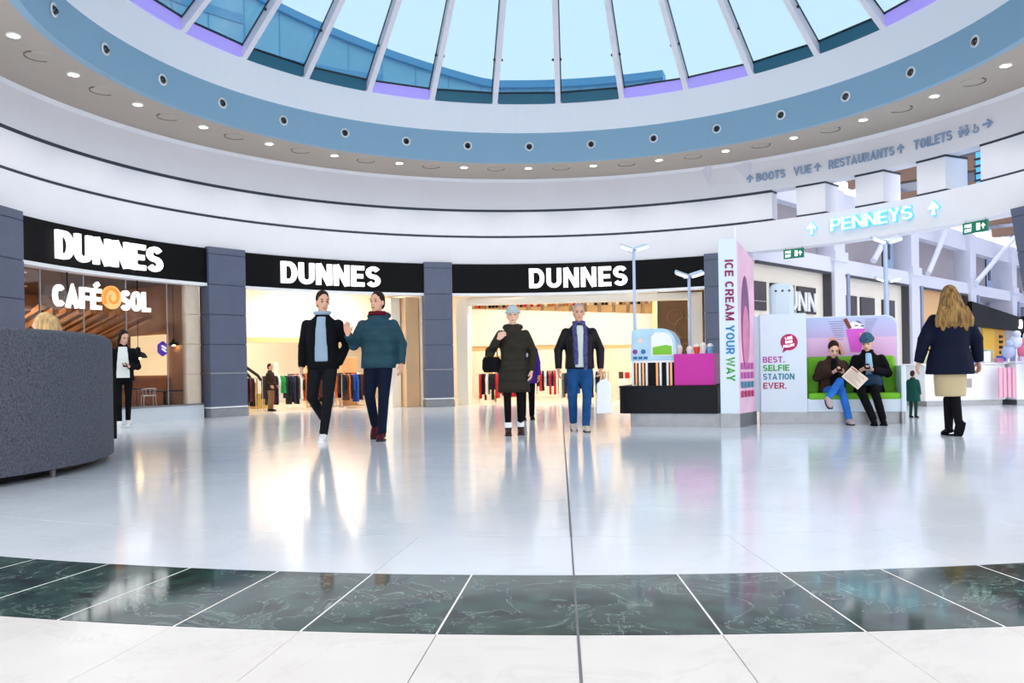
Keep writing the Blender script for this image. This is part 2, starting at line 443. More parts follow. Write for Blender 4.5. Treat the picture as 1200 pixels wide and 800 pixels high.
# ------------------------------------------------------------------ ceiling ring
ceil = struct(MB().ring([(6.65, 5.38), (8.6, 5.38), (8.6, 5.6), (6.65, 5.6)], 0, 360, 180, full=True).build('ceiling', M_soffit, smooth=False))
MB().ring([(6.63, 5.375), (6.75, 5.375), (6.75, 6.02), (6.63, 6.02)], 0, 360, 180, full=True).build('blue_fascia', M_bluefascia, ceil)
MB().ring([(6.63, 6.02), (6.9, 6.02), (6.9, 6.62), (6.46, 6.62)], 0, 360, 180, full=True).build('skylight_kerb', M_kerb, ceil)

M_dl = mat('downlight_glow', '#ffffff', 0.4, emit='#fff6e8', es=9.0)
M_ring = mat('white_lamp_rim', '#f4f4f4', 0.35)
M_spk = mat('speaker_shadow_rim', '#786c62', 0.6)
M_eye = mat('chrome_eyeball', '#565b62', 0.18, 0.9)
dl_disc = MB().lathe([(0.072, 0), (0.072, 0.012)], 20).mesh('lens')
dl_rim = MB().lathe([(0.072, 0), (0.092, 0), (0.092, 0.02), (0.072, 0.02), (0.072, 0)], 20, None, False).mesh('rim')
sp_disc = MB().lathe([(0.175, 0), (0.183, 0.012), (0.183, 0.02)], 24).mesh('cover')
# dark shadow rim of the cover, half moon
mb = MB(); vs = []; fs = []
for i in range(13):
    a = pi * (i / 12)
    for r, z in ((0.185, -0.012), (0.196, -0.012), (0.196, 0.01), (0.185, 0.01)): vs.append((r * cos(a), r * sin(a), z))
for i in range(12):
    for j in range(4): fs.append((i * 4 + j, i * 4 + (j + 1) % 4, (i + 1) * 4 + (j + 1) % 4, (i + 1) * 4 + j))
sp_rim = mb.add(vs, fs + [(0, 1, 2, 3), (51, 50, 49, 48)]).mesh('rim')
eye_rim_mb = MB(); n = 20
eye_rim = MB().lathe([(0.066, 0), (0.092, 0.0), (0.096, 0.02), (0.07, 0.026), (0.066, 0)], 22, None, False).mesh('rim', True)
eye_ball = MB().ell((0, 0, 0), 0.06, 0.06, 0.06).mesh('ball', True)
eye_lens = MB().lathe([(0.036, 0), (0.03, 0.012)], 14).mesh('lens')
M_lensdark = mat('dark_lens', '#0a0c10', 0.1)
_dlname = ['over the black café shopfront', 'over the middle shopfront', 'over the right black shopfront', 'over the corridor mouth']
def side_of(a): return 0 if a < -50 else 1 if a < -16 else 2 if a < 31 else 3
SKY0, SKYD = -1.2, 11.72
def ordinal(i): return ['first', 'second', 'third', 'fourth', 'fifth', 'sixth', 'seventh', 'eighth', 'ninth', 'tenth', 'eleventh', 'twelfth', 'thirteenth', 'fourteenth', 'fifteenth', 'sixteenth', 'seventeenth', 'eighteenth'][i]
for k in range(-8, 8):
    a = SKY0 + k * SKYD; i = k + 8
    e = empty('downlight', pol(a, 7.13, 5.375)); tag(e, 'round lit white downlight in beige ceiling ring, %s from the left' % ordinal(i), 'downlight', 'downlights in the ceiling ring')
    o = inst(dl_disc, 'lens', M_dl, e, (0, 0, -0.008)); inst(dl_rim, 'rim', M_ring, e, (0, 0, -0.012))
    ld = bpy.data.lights.new('downlight_beam', 'SPOT'); ld.energy = 45; ld.color = (1.0, 0.93, 0.84); ld.spot_size = R_(120); ld.spot_blend = 0.6; ld.shadow_soft_size = 0.07
    lo = bpy.data.objects.new('downlight_beam', ld); COL.objects.link(lo); lo.parent = e; lo.location = (0, 0, -0.02)
    # eyeball spotlight in the blue band
    e2 = empty('eyeball_spotlight', pol(a, 6.625, 5.72), -R_(a)); tag(e2, 'chrome eyeball spotlight in the blue band, %s from the left' % ordinal(i), 'spotlight', 'eyeball spotlights in the blue band')
    r = inst(eye_rim, 'rim', M_ring, e2); r.rotation_euler = (pi / 2, 0, 0)
    b = inst(eye_ball, 'ball', M_eye, e2, (0, 0, 0))
    l = inst(eye_lens, 'lens', M_lensdark, b, (0.0, -0.046, -0.024)); l.rotation_euler = (pi / 2 + 0.5, 0, 0)
    if k < 7:
        a2 = a + SKYD / 2
        e3 = empty('ceiling_speaker', pol(a2, 7.18, 5.38), -R_(a2)); tag(e3, 'flush round beige speaker cover between ceiling downlights, %s from the left' % ordinal(i), 'speaker', 'round covers in the ceiling ring')
        inst(sp_disc, 'cover', M_soffit, e3, (0, 0, -0.012)); inst(sp_rim, 'rim', M_spk, e3, (0, 0, -0.006))

# ------------------------------------------------------------------ skylight
sky = struct(empty('window_1', (CX, CY, 6.6)), 'ribbed blue glass dome skylight')
sky['kind'] = 'structure'
inv = Matrix.Translation((-CX, -CY, -6.6))
angs = [4.44 + 12.2 * k for k in range(-9, 10)]
last = angs[-1]; rest = 360 - (angs[-1] - angs[0])
angs += [last + rest * i / 11 for i in range(1, 11)]
PR = [(6.44, 6.60), (4.70, 8.07), (2.7, 9.35), (0.9, 9.95)]
def prof(r_off): return [(r + r_off * 0.65, z + r_off * 0.75) for r, z in PR]
def rib_local(a, r, z, t=0.0):
    a = R_(a); return Vector((r * sin(a) + t * cos(a), r * cos(a) - t * sin(a), z - 6.6))
M_led = mat('violet_led_strip', '#a99fe6', 0.4, emit='#9a8cf0', es=0.3)
M_teal = mat('teal_upstand', '#2d6d86', 0.4)
panes = []
for i, a in enumerate(angs):
    mb = MB()
    # rib: rectangular section along the profile
    vs = []; hw = 0.055; o0 = prof(0.0); o1 = prof(0.15)
    for (p, q) in zip(o0, o1):
        vs += [rib_local(a, p[0], p[1], -hw), rib_local(a, p[0], p[1], hw), rib_local(a, q[0], q[1], hw), rib_local(a, q[0], q[1], -hw)]
    fs = [(0, 1, 2, 3), (15, 14, 13, 12)]
    for s in range(3):
        for j in range(4): fs.append((s * 4 + j, s * 4 + (j + 1) % 4, s * 4 + 4 + (j + 1) % 4, s * 4 + 4 + j))
    mb.add(vs, fs).build('rib', M_rib, sky)
    a2 = angs[(i + 1) % len(angs)]
    if a2 < a: a2 += 360
    g = prof(0.17); g2 = prof(0.185)
    for s in range(3):
        (r0, z0), (r1, z1) = g[s], g[s + 1]
        if s == 0: r0, z0 = g[0][0] - 0.12, g[0][1] + 0.10
        v = [rib_local(a, r0, z0), rib_local(a2, r0, z0), rib_local(a2, r1, z1), rib_local(a, r1, z1)]
        w = [x + Vector((0, 0, 0.012)) for x in v]
        MB().add(v + w, [(0, 1, 2, 3), (7, 6, 5, 4), (0, 4, 5, 1), (1, 5, 6, 2), (2, 6, 7, 3), (3, 7, 4, 0)]).build('pane', M_skyglass, sky)
        # dark purlin at the head of each pane and dark gasket along its left edge
        if s < 2 and -115 < a < 115:
            MB().tube([rib_local(a, r1, z1 - 0.01), rib_local(a2, r1, z1 - 0.01)], 0.014, 5).build('purlin', M_bar, sky)
        if -115 < a < 115:
            off = -0.07 if a > 4 else 0.07
            MB().tube([rib_local(a, r0, z0 - .02, -off), rib_local(a, r1, z1 - .02, -off)], 0.013, 5).build('gasket', M_bar, sky)
    if -115 < a < 115:
        r0, z0 = g[0][0] - 0.12, g[0][1] + 0.10
        MB().tube([rib_local(a, r0, z0), rib_local(a2, r0, z0)], 0.02, 5).build('sill_bar', M_bar, sky)
        for tt in (-0.08, 0.08):
            f = 0.42
            q = rib_local(a, PR[0][0] * (1 - f) + PR[1][0] * f + .06, PR[0][1] * (1 - f) + PR[1][1] * f + .08, tt)
            MB().ell(q, 0.028, 0.028, 0.028, 8, 5).build('clamp', M_bar, sky)
    # upstand under each pane
    r0, z0 = g[0][0] - 0.12, g[0][1] + 0.10
    v = [rib_local(a, 6.47, 6.60), rib_local(a2, 6.47, 6.60), rib_local(a2, r0 + .02, z0), rib_local(a, r0 + .02, z0)]
    w = [x + Vector((x.x, x.y, 0)).normalized() * 0.03 for x in v]
    viol = any(abs(a - t) < 4 for t in (-80.96, -68.76, -32.16, 16.64, 28.84, 65.44))
    MB().add(v + w, [(0, 1, 2, 3), (7, 6, 5, 4), (0, 4, 5, 1), (1, 5, 6, 2), (2, 6, 7, 3), (3, 7, 4, 0)]).build('upstand', M_led if viol else M_teal, sky)
MB().lathe([(0.95, 3.3), (0.95, 3.45), (0.3, 3.6)], 24).build('crown', M_rib, sky)

# outside, on the roof beyond the glass
M_roofblue = mat('blue_roof_cladding', '#9ad4f2', 0.5, var=0.06, vscale=1)
M_roofblue2 = mat('deeper_blue_cladding', '#6db4e4', 0.5)
def rise(a): return 8.0 + max(0.0, (-6 - a)) * 0.038
para = MB(); vs = []; fs = []; A = [-115 + 2.5 * i for i in range(57)]
pa = [a for a in A if a <= 21.5]
for a in pa:
    vs += [pol(a, 9.6, 6.0), pol(a, 9.9, 6.0), pol(a, 9.9, rise(a)), pol(a, 9.6, rise(a))]
for i in range(len(pa) - 1):
    for j in range(4): fs.append((i * 4 + j, i * 4 + (j + 1) % 4, i * 4 + 4 + (j + 1) % 4, i * 4 + 4 + j))
m_ = len(pa) - 1
fs += [(3, 2, 1, 0), (m_ * 4, m_ * 4 + 1, m_ * 4 + 2, m_ * 4 + 3)]
pr = tag(para.add(vs, fs).build('roof_parapet', M_roofblue), 'blue clad parapet wall outside on the roof beyond the dome glass', 'parapet')
cp = MB(); vs = []; fs = []
for a in pa:
    z = rise(a); vs += [pol(a, 9.5, z), pol(a, 9.95, z), pol(a, 9.95, z + .18), pol(a, 9.5, z + .18)]
for i in range(len(pa) - 1):
    for j in range(4): fs.append((i * 4 + j, i * 4 + (j + 1) % 4, i * 4 + 4 + (j + 1) % 4, i * 4 + 4 + j))
fs += [(3, 2, 1, 0), (m_ * 4, m_ * 4 + 1, m_ * 4 + 2, m_ * 4 + 3)]
cp.add(vs, fs).build('coping', M_roofblue2, pr)
for a in [x for x in pa if x > -60][::2]:
    MB().box(-0.012, 0.012, -0.012, 0, 6.6, rise(a), bayM(a, 9.6)).build('cladding_joint', M_roofblue2, pr)
for dz, c in ((0.55, M_roofblue2), (1.3, M_roofblue2)):
    q = [a for a in pa if rise(a) > 7.4 + dz + 0.6]
    if len(q) > 2:
        mb = MB(); vs = []; fs = []
        for a in q: vs += [pol(a, 9.57, 7.4 + dz), pol(a, 9.62, 7.4 + dz), pol(a, 9.62, 7.6 + dz), pol(a, 9.57, 7.6 + dz)]
        for i in range(len(q) - 1):
            for j in range(4): fs.append((i * 4 + j, i * 4 + (j + 1) % 4, i * 4 + 4 + (j + 1) % 4, i * 4 + 4 + j))
        mb.add(vs, fs).build('cladding_band', c, pr)
# roof railing to the right
M_rail = mat('dark_teal_rail', '#1d5a7c', 0.4)
rl = tag(empty('roof_railing', pol(60, 8.6, 6.9)), 'thin dark metal railing outside beyond the right side of the dome', 'railing')
ro = -pol(60, 8.6, 6.9)
def rp(a, z): return pol(a, 8.6, z) + ro
for dz in (0.0, 0.32):
    MB().tube([rp(46 + 3 * i, 7.15 + 0.055 * i + dz) for i in range(13)], 0.022, 6).build('rail', M_rail, rl)
for i in range(0, 13, 2):
    MB().tube([rp(46 + 3 * i, 6.7), rp(46 + 3 * i, 7.15 + 0.055 * i + 0.32)], 0.02, 6).build('post', M_rail, rl)

struct(MB().box(-16, 16, -6, 1.6, 4.4, 4.6).build('ceiling_shade_slab', M_wall))  # unseen slab added over the camera to cut sky light on the near floor
# ================================================================== columns
def column(a0, a1, lab, R=7.98, depth=0.34):
    ac = (a0 + a1) / 2; w = 2 * R * sin(R_(a1 - a0) / 2); M = bayM(ac, R)
    e = tag(empty('clad_column', pol(ac, R), -R_(ac)), lab, 'column', 'slate blue columns between the shopfronts')
    hs = [0.19, 0.87, 1.44, 2.03, 2.62, 3.22, 3.40]
    mb = MB().box(-w / 2 + .012, w / 2 - .012, 0.012, depth, 0.0, 3.36); mb.build('core', M_slate_gap, e)
    for i in range(6):
        MB().box(-w / 2, w / 2, 0, depth + .01, hs[i] + 0.008, hs[i + 1] - 0.008 if i < 5 else 3.36).build('cladding_panel', M_slate, e)
    MB().box(-w / 2 - .012, w / 2 + .012, -0.014, depth + .01, 0.0, 0.17).build('steel_skirting', M_steel, e)
    MB().box(-w / 2 - .012, w / 2 + .012, -0.02, depth + .01, 0.855, 0.885).build('bump_rail', M_steel, e)
    MB().box(-w / 2 - .008, w / 2 + .008, -0.01, depth + .01, 0.18, 0.21).build('steel_strip', M_white, e)
    return e
column(-89.0, -83.2, 'slate blue clad column at the left edge, behind the grey booth')
column(-54.4, -48.5, 'slate blue clad column right of the glazed café')
column(-18.9, -14.2, 'slate blue clad column between the two open shopfronts')
column(28.0, 33.6, 'slate blue clad column behind the tall white ice cream totem')
def lean(e):
    for c in e.children:
        for v in c.data.vertices: v.co.x += (3.36 - v.co.z) * 0.17
lean(column(74.3, 80.0, 'slate blue clad column at the right edge by the corridor'))

# ================================================================== shop fascias
def fascia(a0, a1, ac, lab, wd=2.3):
    o = tag(MB().ring(rect(8.06, 8.3, 2.645, 3.325), a0, a1, 24).build('shop_fascia', M_black), lab, 'shop sign', 'black fascias over the shopfronts')
    text_arc('DUNNES', ac, 2.755, 8.06, 0.46, M_letter, o, wd, 0.2, 0.06)
    MB().ring(rect(8.05, 8.3, 2.585, 2.645), a0, a1, 24).build('soffit_strip', M_white, o)
    return o
fascia(-83.2, -54.4, -69.7, 'black fascia with white letters over the glazed café front')
fascia(-48.5, -18.9, -34.4, 'black fascia with white letters above the two walking men')
fascia(-14.2, 28.0, 7.1, 'widest black fascia with white letters, behind the kiosk lamp posts', 2.32)

M_warm = mat('warm_ceiling_lamp', '#fff3dd', 0.5, emit='#fff4e4', es=19.0)
M_stone = mat('beige_stone', '#dcb890', 0.35, var=0.06, vscale=2)
M_peach = mat('peach_soffit_paint', '#e9b982', 0.6)
M_brown = mat('brown_pattern_wall', '#5b4128', 0.5, var=0.25, vscale=1.2)
M_chrome = mat('chrome_tube', '#d8d8d8', 0.15, 1.0)

def radial_wall(a, r0, r1, z0, z1, m, name, t=0.06):
    M = bayM(a, r0); return struct(MB().box(-t / 2, t / 2, 0, r1 - r0, z0, z1, M).build(name, m))
def shop_shell(a0, a1, Rb, zc, nm, mwall, mceil, mfloor, zf=0.0):
    struct(MB().ring(rect(Rb, Rb + .1, 0, zc + .1), a0, a1, 12).build('wall_%s_back' % nm, mwall))
    struct(MB().ring(rect(8.32, Rb + .1, zc, zc + .1), a0, a1, 12).build('ceiling_%s' % nm, mceil))
    struct(MB().ring(rect(8.36, Rb, zf - .02 if zf else 0.0005, zf + 0.002), a0, a1, 12).build('floor_%s' % nm, mfloor))
    radial_wall(a0, 8.34, Rb, 0, zc, mwall, 'wall_%s_left' % nm); radial_wall(a1, 8.34, Rb, 0, zc, mwall, 'wall_%s_right' % nm)

# ---- racks of clothes
M_cloth = {k: mat('cloth_' + k, c, 0.85, var=0.15, vscale=9) for k, c in dict(black='#101013', navy='#1a2138', maroon='#5c1620', red='#c81824', white='#eceae4', green='#1f9a3c', blue='#1c4fb4', grey='#6c6b6d', tan='#b58a5c', brown='#4a2e20', pink='#d88aa0', cream='#e8dcc0', orange='#d2692a').items()}
def garment_mesh(h, w, t):
    # hanging garment seen edge-on: shoulders, body, hem
    mb = MB(); secs = [(0, 0, 0, w * .30, t * .55), (0, 0, -.05, w * .42, t * .8), (0, 0, -.14, w * .5, t), (0, 0, -h * .55, w * .46, t * .9), (0, 0, -h, w * .5, t * 1.05)]
    vs = []; fs = []
    for (_, _, z, a, b) in secs:
        for p, q in ((-b, -a), (b, -a), (b * 1.2, 0), (b, a), (-b, a), (-b * 1.2, 0)): vs.append((p, q, z))
    for i in range(4):
        for j in range(6): fs.append((i * 6 + j, i * 6 + (j + 1) % 6, i * 6 + 6 + (j + 1) % 6, i * 6 + 6 + j))
    fs += [(5, 4, 3, 2, 1, 0), tuple(range(24, 30))]
    return mb.add(vs, fs).mesh('garment')
G_MESH = [garment_mesh(0.62, 0.30, 0.026), garment_mesh(0.52, 0.28, 0.03), garment_mesh(0.66, 0.26, 0.022), garment_mesh(0.40, 0.26, 0.03)]
CN = dict(black='black', navy='navy', maroon='maroon', red='red', white='white', green='green', blue='blue', grey='grey', tan='tan', brown='brown', pink='pink', cream='cream', orange='orange')
def rack(M, ang, x, y, L, z, cols, where, n_pitch=0.062, turn=0.0):
    p = M @ Vector((x, y, 0)); rz = -R_(ang) + turn
    e = tag(empty('clothes_rack', p, rz), 'chrome clothes rail on two posts ' + where, 'clothes rack', 'clothes rails inside the shops')
    MB().tube([(0, 0, z), (L, 0, z)], 0.012, 8).build('rail', M_chrome, e)
    for xx in (0.02, L - .02):
        MB().tube([(xx, 0, 0.02), (xx, 0, z)], 0.011, 8).build('post', M_chrome, e)
        MB().box(xx - .015, xx + .015, -.2, .2, 0.0, 0.02).build('foot', M_chrome, e)
    cnt = {}; n = int((L - 0.1) / n_pitch); Q = Matrix.Translation(p) @ Matrix.Rotation(rz, 4, 'Z')
    for i in range(n):
        c = cols[i % len(cols)] if i < len(cols) else random.choice(cols)
        gm = random.choice(G_MESH)
        g = inst(gm, 'garment', M_cloth[c], None, Q @ Vector((0.06 + i * n_pitch, random.uniform(-.02, .02), z + 0.008)), rz + random.uniform(-.12, .12))
        cnt[c] = cnt.get(c, 0) + 1
        tag(g, '%s %s garment on the rail %s' % (ordinal(cnt[c] - 1), CN[c], where), 'garment', 'garments on the rail ' + where)

# ---- middle shop
SA, SB = -48.6, -18.8; sc = (SA + SB) / 2; M2 = bayM(sc, 8.34)
shop_shell(SA, SB, 15.5, 3.05, 'shop_one', M_cream, M_cream, M_shopfloor)
def lamp_panel(a, r, z, lab, w=1.5, d=0.7, m=None):
    e = tag(empty('ceiling_lamp', pol(a, r, z), -R_(a)), lab, 'ceiling lamp', 'warm shop ceiling lamps')
    MB().box(-w / 2 - .04, w / 2 + .04, -d / 2 - .04, d / 2 + .04, -0.02, 0.0).build('frame', M_white, e)
    MB().box(-w / 2, w / 2, -d / 2, d / 2, -0.03, -0.018).build('diffuser', m or M_warm, e)
lamp_panel(sc - 5, 9.5, 3.05, 'warm lamp panel in the ceiling just inside the middle shop')
lamp_panel(sc + 4, 10.8, 3.05, 'warm lamp panel further back in the middle shop ceiling')
lamp_panel(sc - 3, 13.6, 3.05, 'warm lamp panel at the rear of the middle shop ceiling')
# stone pier and white jamb at the right of the opening
jb = tag(empty('stone_pier', M2 @ Vector((1.80, -0.1, 0)), -R_(sc)), 'beige stone pier on the right side of the middle shop opening', 'pier')
for i in range(5): MB().box(0, 0.34, 0, 0.9, 0.005 + i * 0.517, (i + 1) * 0.517 - .005).build('stone_block', M_stone, jb)
MB().box(0.01, 0.33, 0.01, 0.89, 0, 2.58).build('core', M_peach, jb)
tag(MB().box(1.55, 1.78, 0.15, 0.95, 0, 2.58, M2).build('door_jamb', M_cream), 'plain cream jamb beside the stone pier of the middle shop', 'door jamb')
# dropped bulkhead across the shop
tag(MB().box(-2.9, 2.9, 3.2, 3.6, 1.75, 3.04, M2).build('bulkhead', M_cream), 'cream dropped bulkhead across the middle shop interior', 'bulkhead')
tag(MB().box(-2.6, 2.6, 3.1, 3.2, 1.62, 1.75, M2).build('bulkhead_edge', M_peach), 'peach painted lower edge of the middle shop bulkhead', 'bulkhead')
# escalator climbing to the left
es = tag(empty('escalator', M2 @ Vector((-2.25, 2.3, 0)), -R_(sc)), 'escalator with black handrails climbing left at the middle shop back', 'escalator')
M_gold = mat('gold_escalator_side', '#c9a24a', 0.3, 0.6)
for yy in (0, 0.75):
    MB().prism([(-.3, 1.5), (-.3, 1.78), (1.25, 0.62), (1.25, 0.34)], yy, yy + .06).build('side_panel', M_gold, es)
    MB().tube([(-.3, yy + .03, 1.98), (1.3, yy + .03, 0.80), (1.38, yy + .03, 0.68)], 0.035, 8).build('handrail', M_cloth['black'], es)
    MB().prism([(-.3, 1.78), (-.3, 1.95), (1.25, 0.78), (1.25, 0.62)], yy + .025, yy + .035).build('glass_balustrade', M_glass, es)
for i in range(9):
    MB().box(-.25 + i * .165, -.06 + i * .165, 0.07, 0.74, 1.42 - i * .124 - .15, 1.44 - i * .124).build('step', mat('escalator_step', '#6d6a64', .5), es)
MB().box(1.2, 1.5, -0.02, 0.83, 0.0, 0.36).build('landing_plinth', M_gold, es)
# white display panels and tan display boxes
tag(MB().box(-2.18, -1.9, 1.3, 1.36, 0.0, 1.12, M2).build('display_board', M_white, bevel=.01), 'white display board at the left inside the middle shop', 'display board')
tag(MB().box(-.62, -.52, 2.1, 2.6, 0, 1.1, M2).build('mirror_board', M_cream, bevel=.01), 'narrow cream board standing mid shop behind the first walking man', 'display board')
for i, (x, z, w, h) in enumerate(((0.28, .95, .34, .28), (0.66, 1.12, .3, .2), (1.15, .92, .4, .3))):
    o = MB().box(x, x + w, 2.2, 2.5, 0, z + h, M2).build('display_tower', M_peach if i != 1 else M_cream, bevel=.01)
    tag(o, ('tall peach display box seen between the two walking men', 'pale narrow display box between the two walking men', 'wide peach display box right of the two walking men')[i], 'display box')
rack(M2, sc, -2.0, 0.9, .62, 0.74, ['black', 'white', 'maroon', 'black', 'tan', 'black', 'maroon', 'black'], 'at the far left of the middle shop')
rack(M2, sc, -1.2, 1.2, .95, 0.78, ['navy', 'navy', 'black', 'maroon', 'black', 'white', 'green', 'green', 'navy', 'black', 'navy', 'navy', 'black'], 'left of the man in the black jacket')
rack(M2, sc, -0.35, 2.0, 1.9, 0.82, ['brown', 'black', 'red', 'maroon', 'white', 'black', 'orange', 'brown'], 'at the back of the middle shop')
rack(M2, sc, -0.05, 1.4, .68, 0.76, ['black', 'brown', 'black', 'maroon', 'brown', 'black'], 'between the two walking men')
rack(M2, sc, 0.7, 1.2, .78, 0.78, ['black', 'brown', 'orange', 'black', 'blue', 'blue', 'black', 'brown', 'maroon', 'red', 'red'], 'right of the walking men by the cream jamb')

# ---- right shop
SA3, SB3 = -14.3, 28.2; sc3 = (SA3 + SB3) / 2; M3 = bayM(sc3, 8.34)
shop_shell(SA3, SB3, 15.5, 3.25, 'shop_two', M_cream, M_cream, M_shopfloor)
for i, (da, r) in enumerate(((-12, 9.4), (6, 9.4), (-8, 14.2), (9, 14.2))):
    lamp_panel(sc3 + da, r, 3.25, 'warm lamp panel in the right shop ceiling, %s' % ('front left', 'front right', 'rear left', 'rear right')[i])
for x0, x1, w in ((-2.95, -2.68, 'left'), (2.62, 2.9, 'right')):
    tag(MB().box(x0, x1, -.12, 0.5, 0, 2.58, M3).build('door_jamb', M_cream, bevel=.01), 'cream painted jamb at the %s of the right shop opening' % w, 'door jamb')
tag(MB().box(-2.68, 2.62, -.1, 0.25, 2.42, 2.58, M3).build('door_head', M_cream), 'cream door head across the right shop opening', 'door head')
gal = tag(MB().prism([(-3.4, 1.62), (2.05, 1.42), (2.05, 2.28), (-3.4, 2.56)], 3.0, 3.2, M3).build('balcony_parapet', M_cream), 'long cream balustrade of the upper gallery in the right shop', 'gallery front')
MB().box(-3.4, 2.05, 3.2, 5.5, 1.42, 1.5, M3).build('gallery_soffit', M_peach, gal)
MB().box(-3.4, 2.05, 2.96, 3.0, 1.36, 1.46, M3).build('edge_trim', M_peach, gal)
MB().box(-3.4, 2.05, 4.6, 4.7, 2.0, 3.24, M3).build('gallery_back', M_cream, gal)
for i in range(13):
    x = -3.1 + i * .4; h = random.uniform(.16, .34)
    c = random.choice(['tan', 'cream', 'brown', 'orange', 'black', 'red', 'tan', 'cream'])
    m = MB()
    m.box(x, x + .3, 3.5, 3.8, 2.2, 2.58 + h * .9, M3); o = m.build('gallery_display', mat('cloth_shelf_frame', '#d9b274', .4))
    tag(o, 'display stand on the gallery above the cream balustrade, %s from the left' % ordinal(i), 'display stand', 'display stands on the gallery')
    for j in range(3):
        MB().box(x + .01 + j * .1, x + .09 + j * .1, 3.46, 3.5, 2.60, 2.60 + random.uniform(.08, .2), M3).build('goods', M_cloth[random.choice(['tan', 'black', 'orange', 'cream', 'red', 'brown'])], o)
# brown patterned wall with ring ornaments
bw = tag(MB().box(2.0, 3.5, 2.4, 2.5, 0.0, 3.2, M3).build('patterned_wall', M_brown), 'dark brown ornamented partition right of the gallery', 'partition')
M_bronze = mat('bronze_ring', '#6d5233', 0.4)
for (x, z, r) in ((2.35, 1.55, .22), (2.7, 1.85, .26), (3.05, 1.5, .22), (2.45, 2.15, .2), (2.95, 2.2, .2), (2.7, 1.25, .2)):
    MB().tube([M3 @ Vector((x + r * cos(t * pi / 12), 2.39, z + r * sin(t * pi / 12))) for t in range(25)], 0.018, 5).build('ring_ornament', M_bronze, bw)
tag(MB().box(1.86, 1.96, 2.2, 2.3, 0.0, 2.9, M3).build('glass_fin', mat('pale_fin', '#e2c690', .2)), 'slim pale vertical fin at the end of the gallery', 'fin')
# small green exit sign
ex = tag(MB().box(1.35, 1.78, 2.86, 2.9, 1.66, 1.78, M3).build('exit_sign', mat('exit_white', '#f2f2e6', .4)), 'small green and white exit sign on the gallery front', 'exit sign')
text_flat('EXIT', M3 @ Matrix.Translation((1.565, 2.86, 1.68)), 0.085, mat('exit_green', '#17a24a', .4, emit='#17a24a', es=.4), ex, .36, .18, .006)
# counters and tables
tag(MB().box(0.9, 2.4, 1.8, 2.3, 0, 0.55, M3).build('display_table', M_cream, bevel=.01), 'low cream display table behind the kiosk counter', 'table')
for i in range(9):
    x = 0.95 + i * .16
    tag(MB().box(x, x + .12, 1.95, 2.25, 0.55, 0.55 + random.uniform(.06, .2), M3).build('folded_clothes', M_cloth[random.choice(['tan', 'brown', 'orange', 'cream', 'red'])], bevel=.008), 'folded clothes on the low cream table, %s pile from the left' % ordinal(i), 'folded clothes', 'folded clothes on the cream table')
tag(MB().prism([(-2.6, .72), (-2.37, .72), (-2.37, 0), (-2.33, 0), (-2.33, .72), (-2.1, .72), (-2.1, 1.22), (-2.6, 1.22)], 2.2, 2.25, M3).build('poster_stand', mat('poster_tan', '#d8ad62', .5)), 'tan panel on a post at the left inside the right shop', 'poster')
rack(M3, sc3, -2.6, .9, .62, 0.73, ['red', 'black', 'maroon', 'white', 'black', 'black', 'black', 'red', 'red'], 'at the left of the right shop')
rack(M3, sc3, -1.85, 1.2, .5, 0.75, ['red', 'red', 'black', 'tan', 'black', 'red'], 'left of the woman in the long coat')
rack(M3, sc3, -0.5, 1.0, .66, 0.72, ['grey', 'navy', 'red', 'white', 'red', 'blue', 'blue', 'black', 'navy'], 'between the long coat and the leather jacket')
rack(M3, sc3, -2.4, 2.0, 1.0, 0.80, ['cream', 'tan', 'black', 'red', 'black', 'white', 'maroon'], 'at the back left of the right shop')
rack(M3, sc3, -1.2, 1.7, .6, 0.78, ['black', 'red', 'black', 'white', 'navy'], 'directly behind the long coat')
rack(M3, sc3, 0.15, 1.4, .55, 0.74, ['black', 'black', 'white', 'black', 'brown', 'tan'], 'behind the man in jeans')

# ================================================================== café
CA, CB = -83.0, -54.6; cc = (CA + CB) / 2; MC = bayM(cc, 8.3)
M_tan = mat('tan_cafe_wall', '#b98a5e', 0.6, var=0.1, vscale=1.5)
M_dkceil = mat('grey_cafe_ceiling', '#6a605a', 0.7)
M_wood = mat('warm_wood', '#b5743c', 0.4, var=0.18, vscale=5)
M_woodf = mat('brown_wood_floor', '#7a573c', 0.3, var=0.15, vscale=4)
shop_shell(CA, CB, 13.2, 2.7, 'cafe', M_tan, M_dkceil, M_woodf, 0.25)
lamp_panel(cc - 7, 9.8, 2.7, 'warm lamp panel in the café ceiling near the window', 1.2, .5)
lamp_panel(cc + 2, 11.8, 2.7, 'warm lamp panel at the back of the café ceiling', 1.2, .5)
win = struct(empty('window_3', pol(cc, 8.3)), 'full height glazed café front')
wo = -pol(cc, 8.3)
edges = [-83.0, -78.45, -72.1, -65.8, -59.65, -56.9]
M_mull = mat('silver_mullion', '#aeb0b2', 0.3, 0.8)
for i in range(5):
    p, q = pol(edges[i], 8.27) + wo, pol(edges[i + 1], 8.27) + wo; d = (q - p).normalized() * .012; n = Vector((d.y, -d.x, 0)).normalized() * .006
    v = [p + d - n, q - d - n, q - d + n, p + d + n]
    MB().add([x + Vector((0, 0, .27)) for x in v] + [x + Vector((0, 0, 2.6)) for x in v], [(3, 2, 1, 0), (4, 5, 6, 7), (0, 1, 5, 4), (1, 2, 6, 5), (2, 3, 7, 6), (3, 0, 4, 7)]).build('pane', M_glass, win)
    if i: MB().tube([p + Vector((0, 0, .27)), p + Vector((0, 0, 2.6))], .012, 6).build('mullion', M_mull, win)
MB().ring(rect(8.18, 8.34, 0, 0.26), CA, CB, 14).build('sill_plinth', mat('pale_blue_plinth', '#dfe6ec', .3), win).location = wo
MB().ring(rect(8.16, 8.36, 0.255, 0.285), CA, CB, 14).build('sill_cap', M_steel, win).location = wo
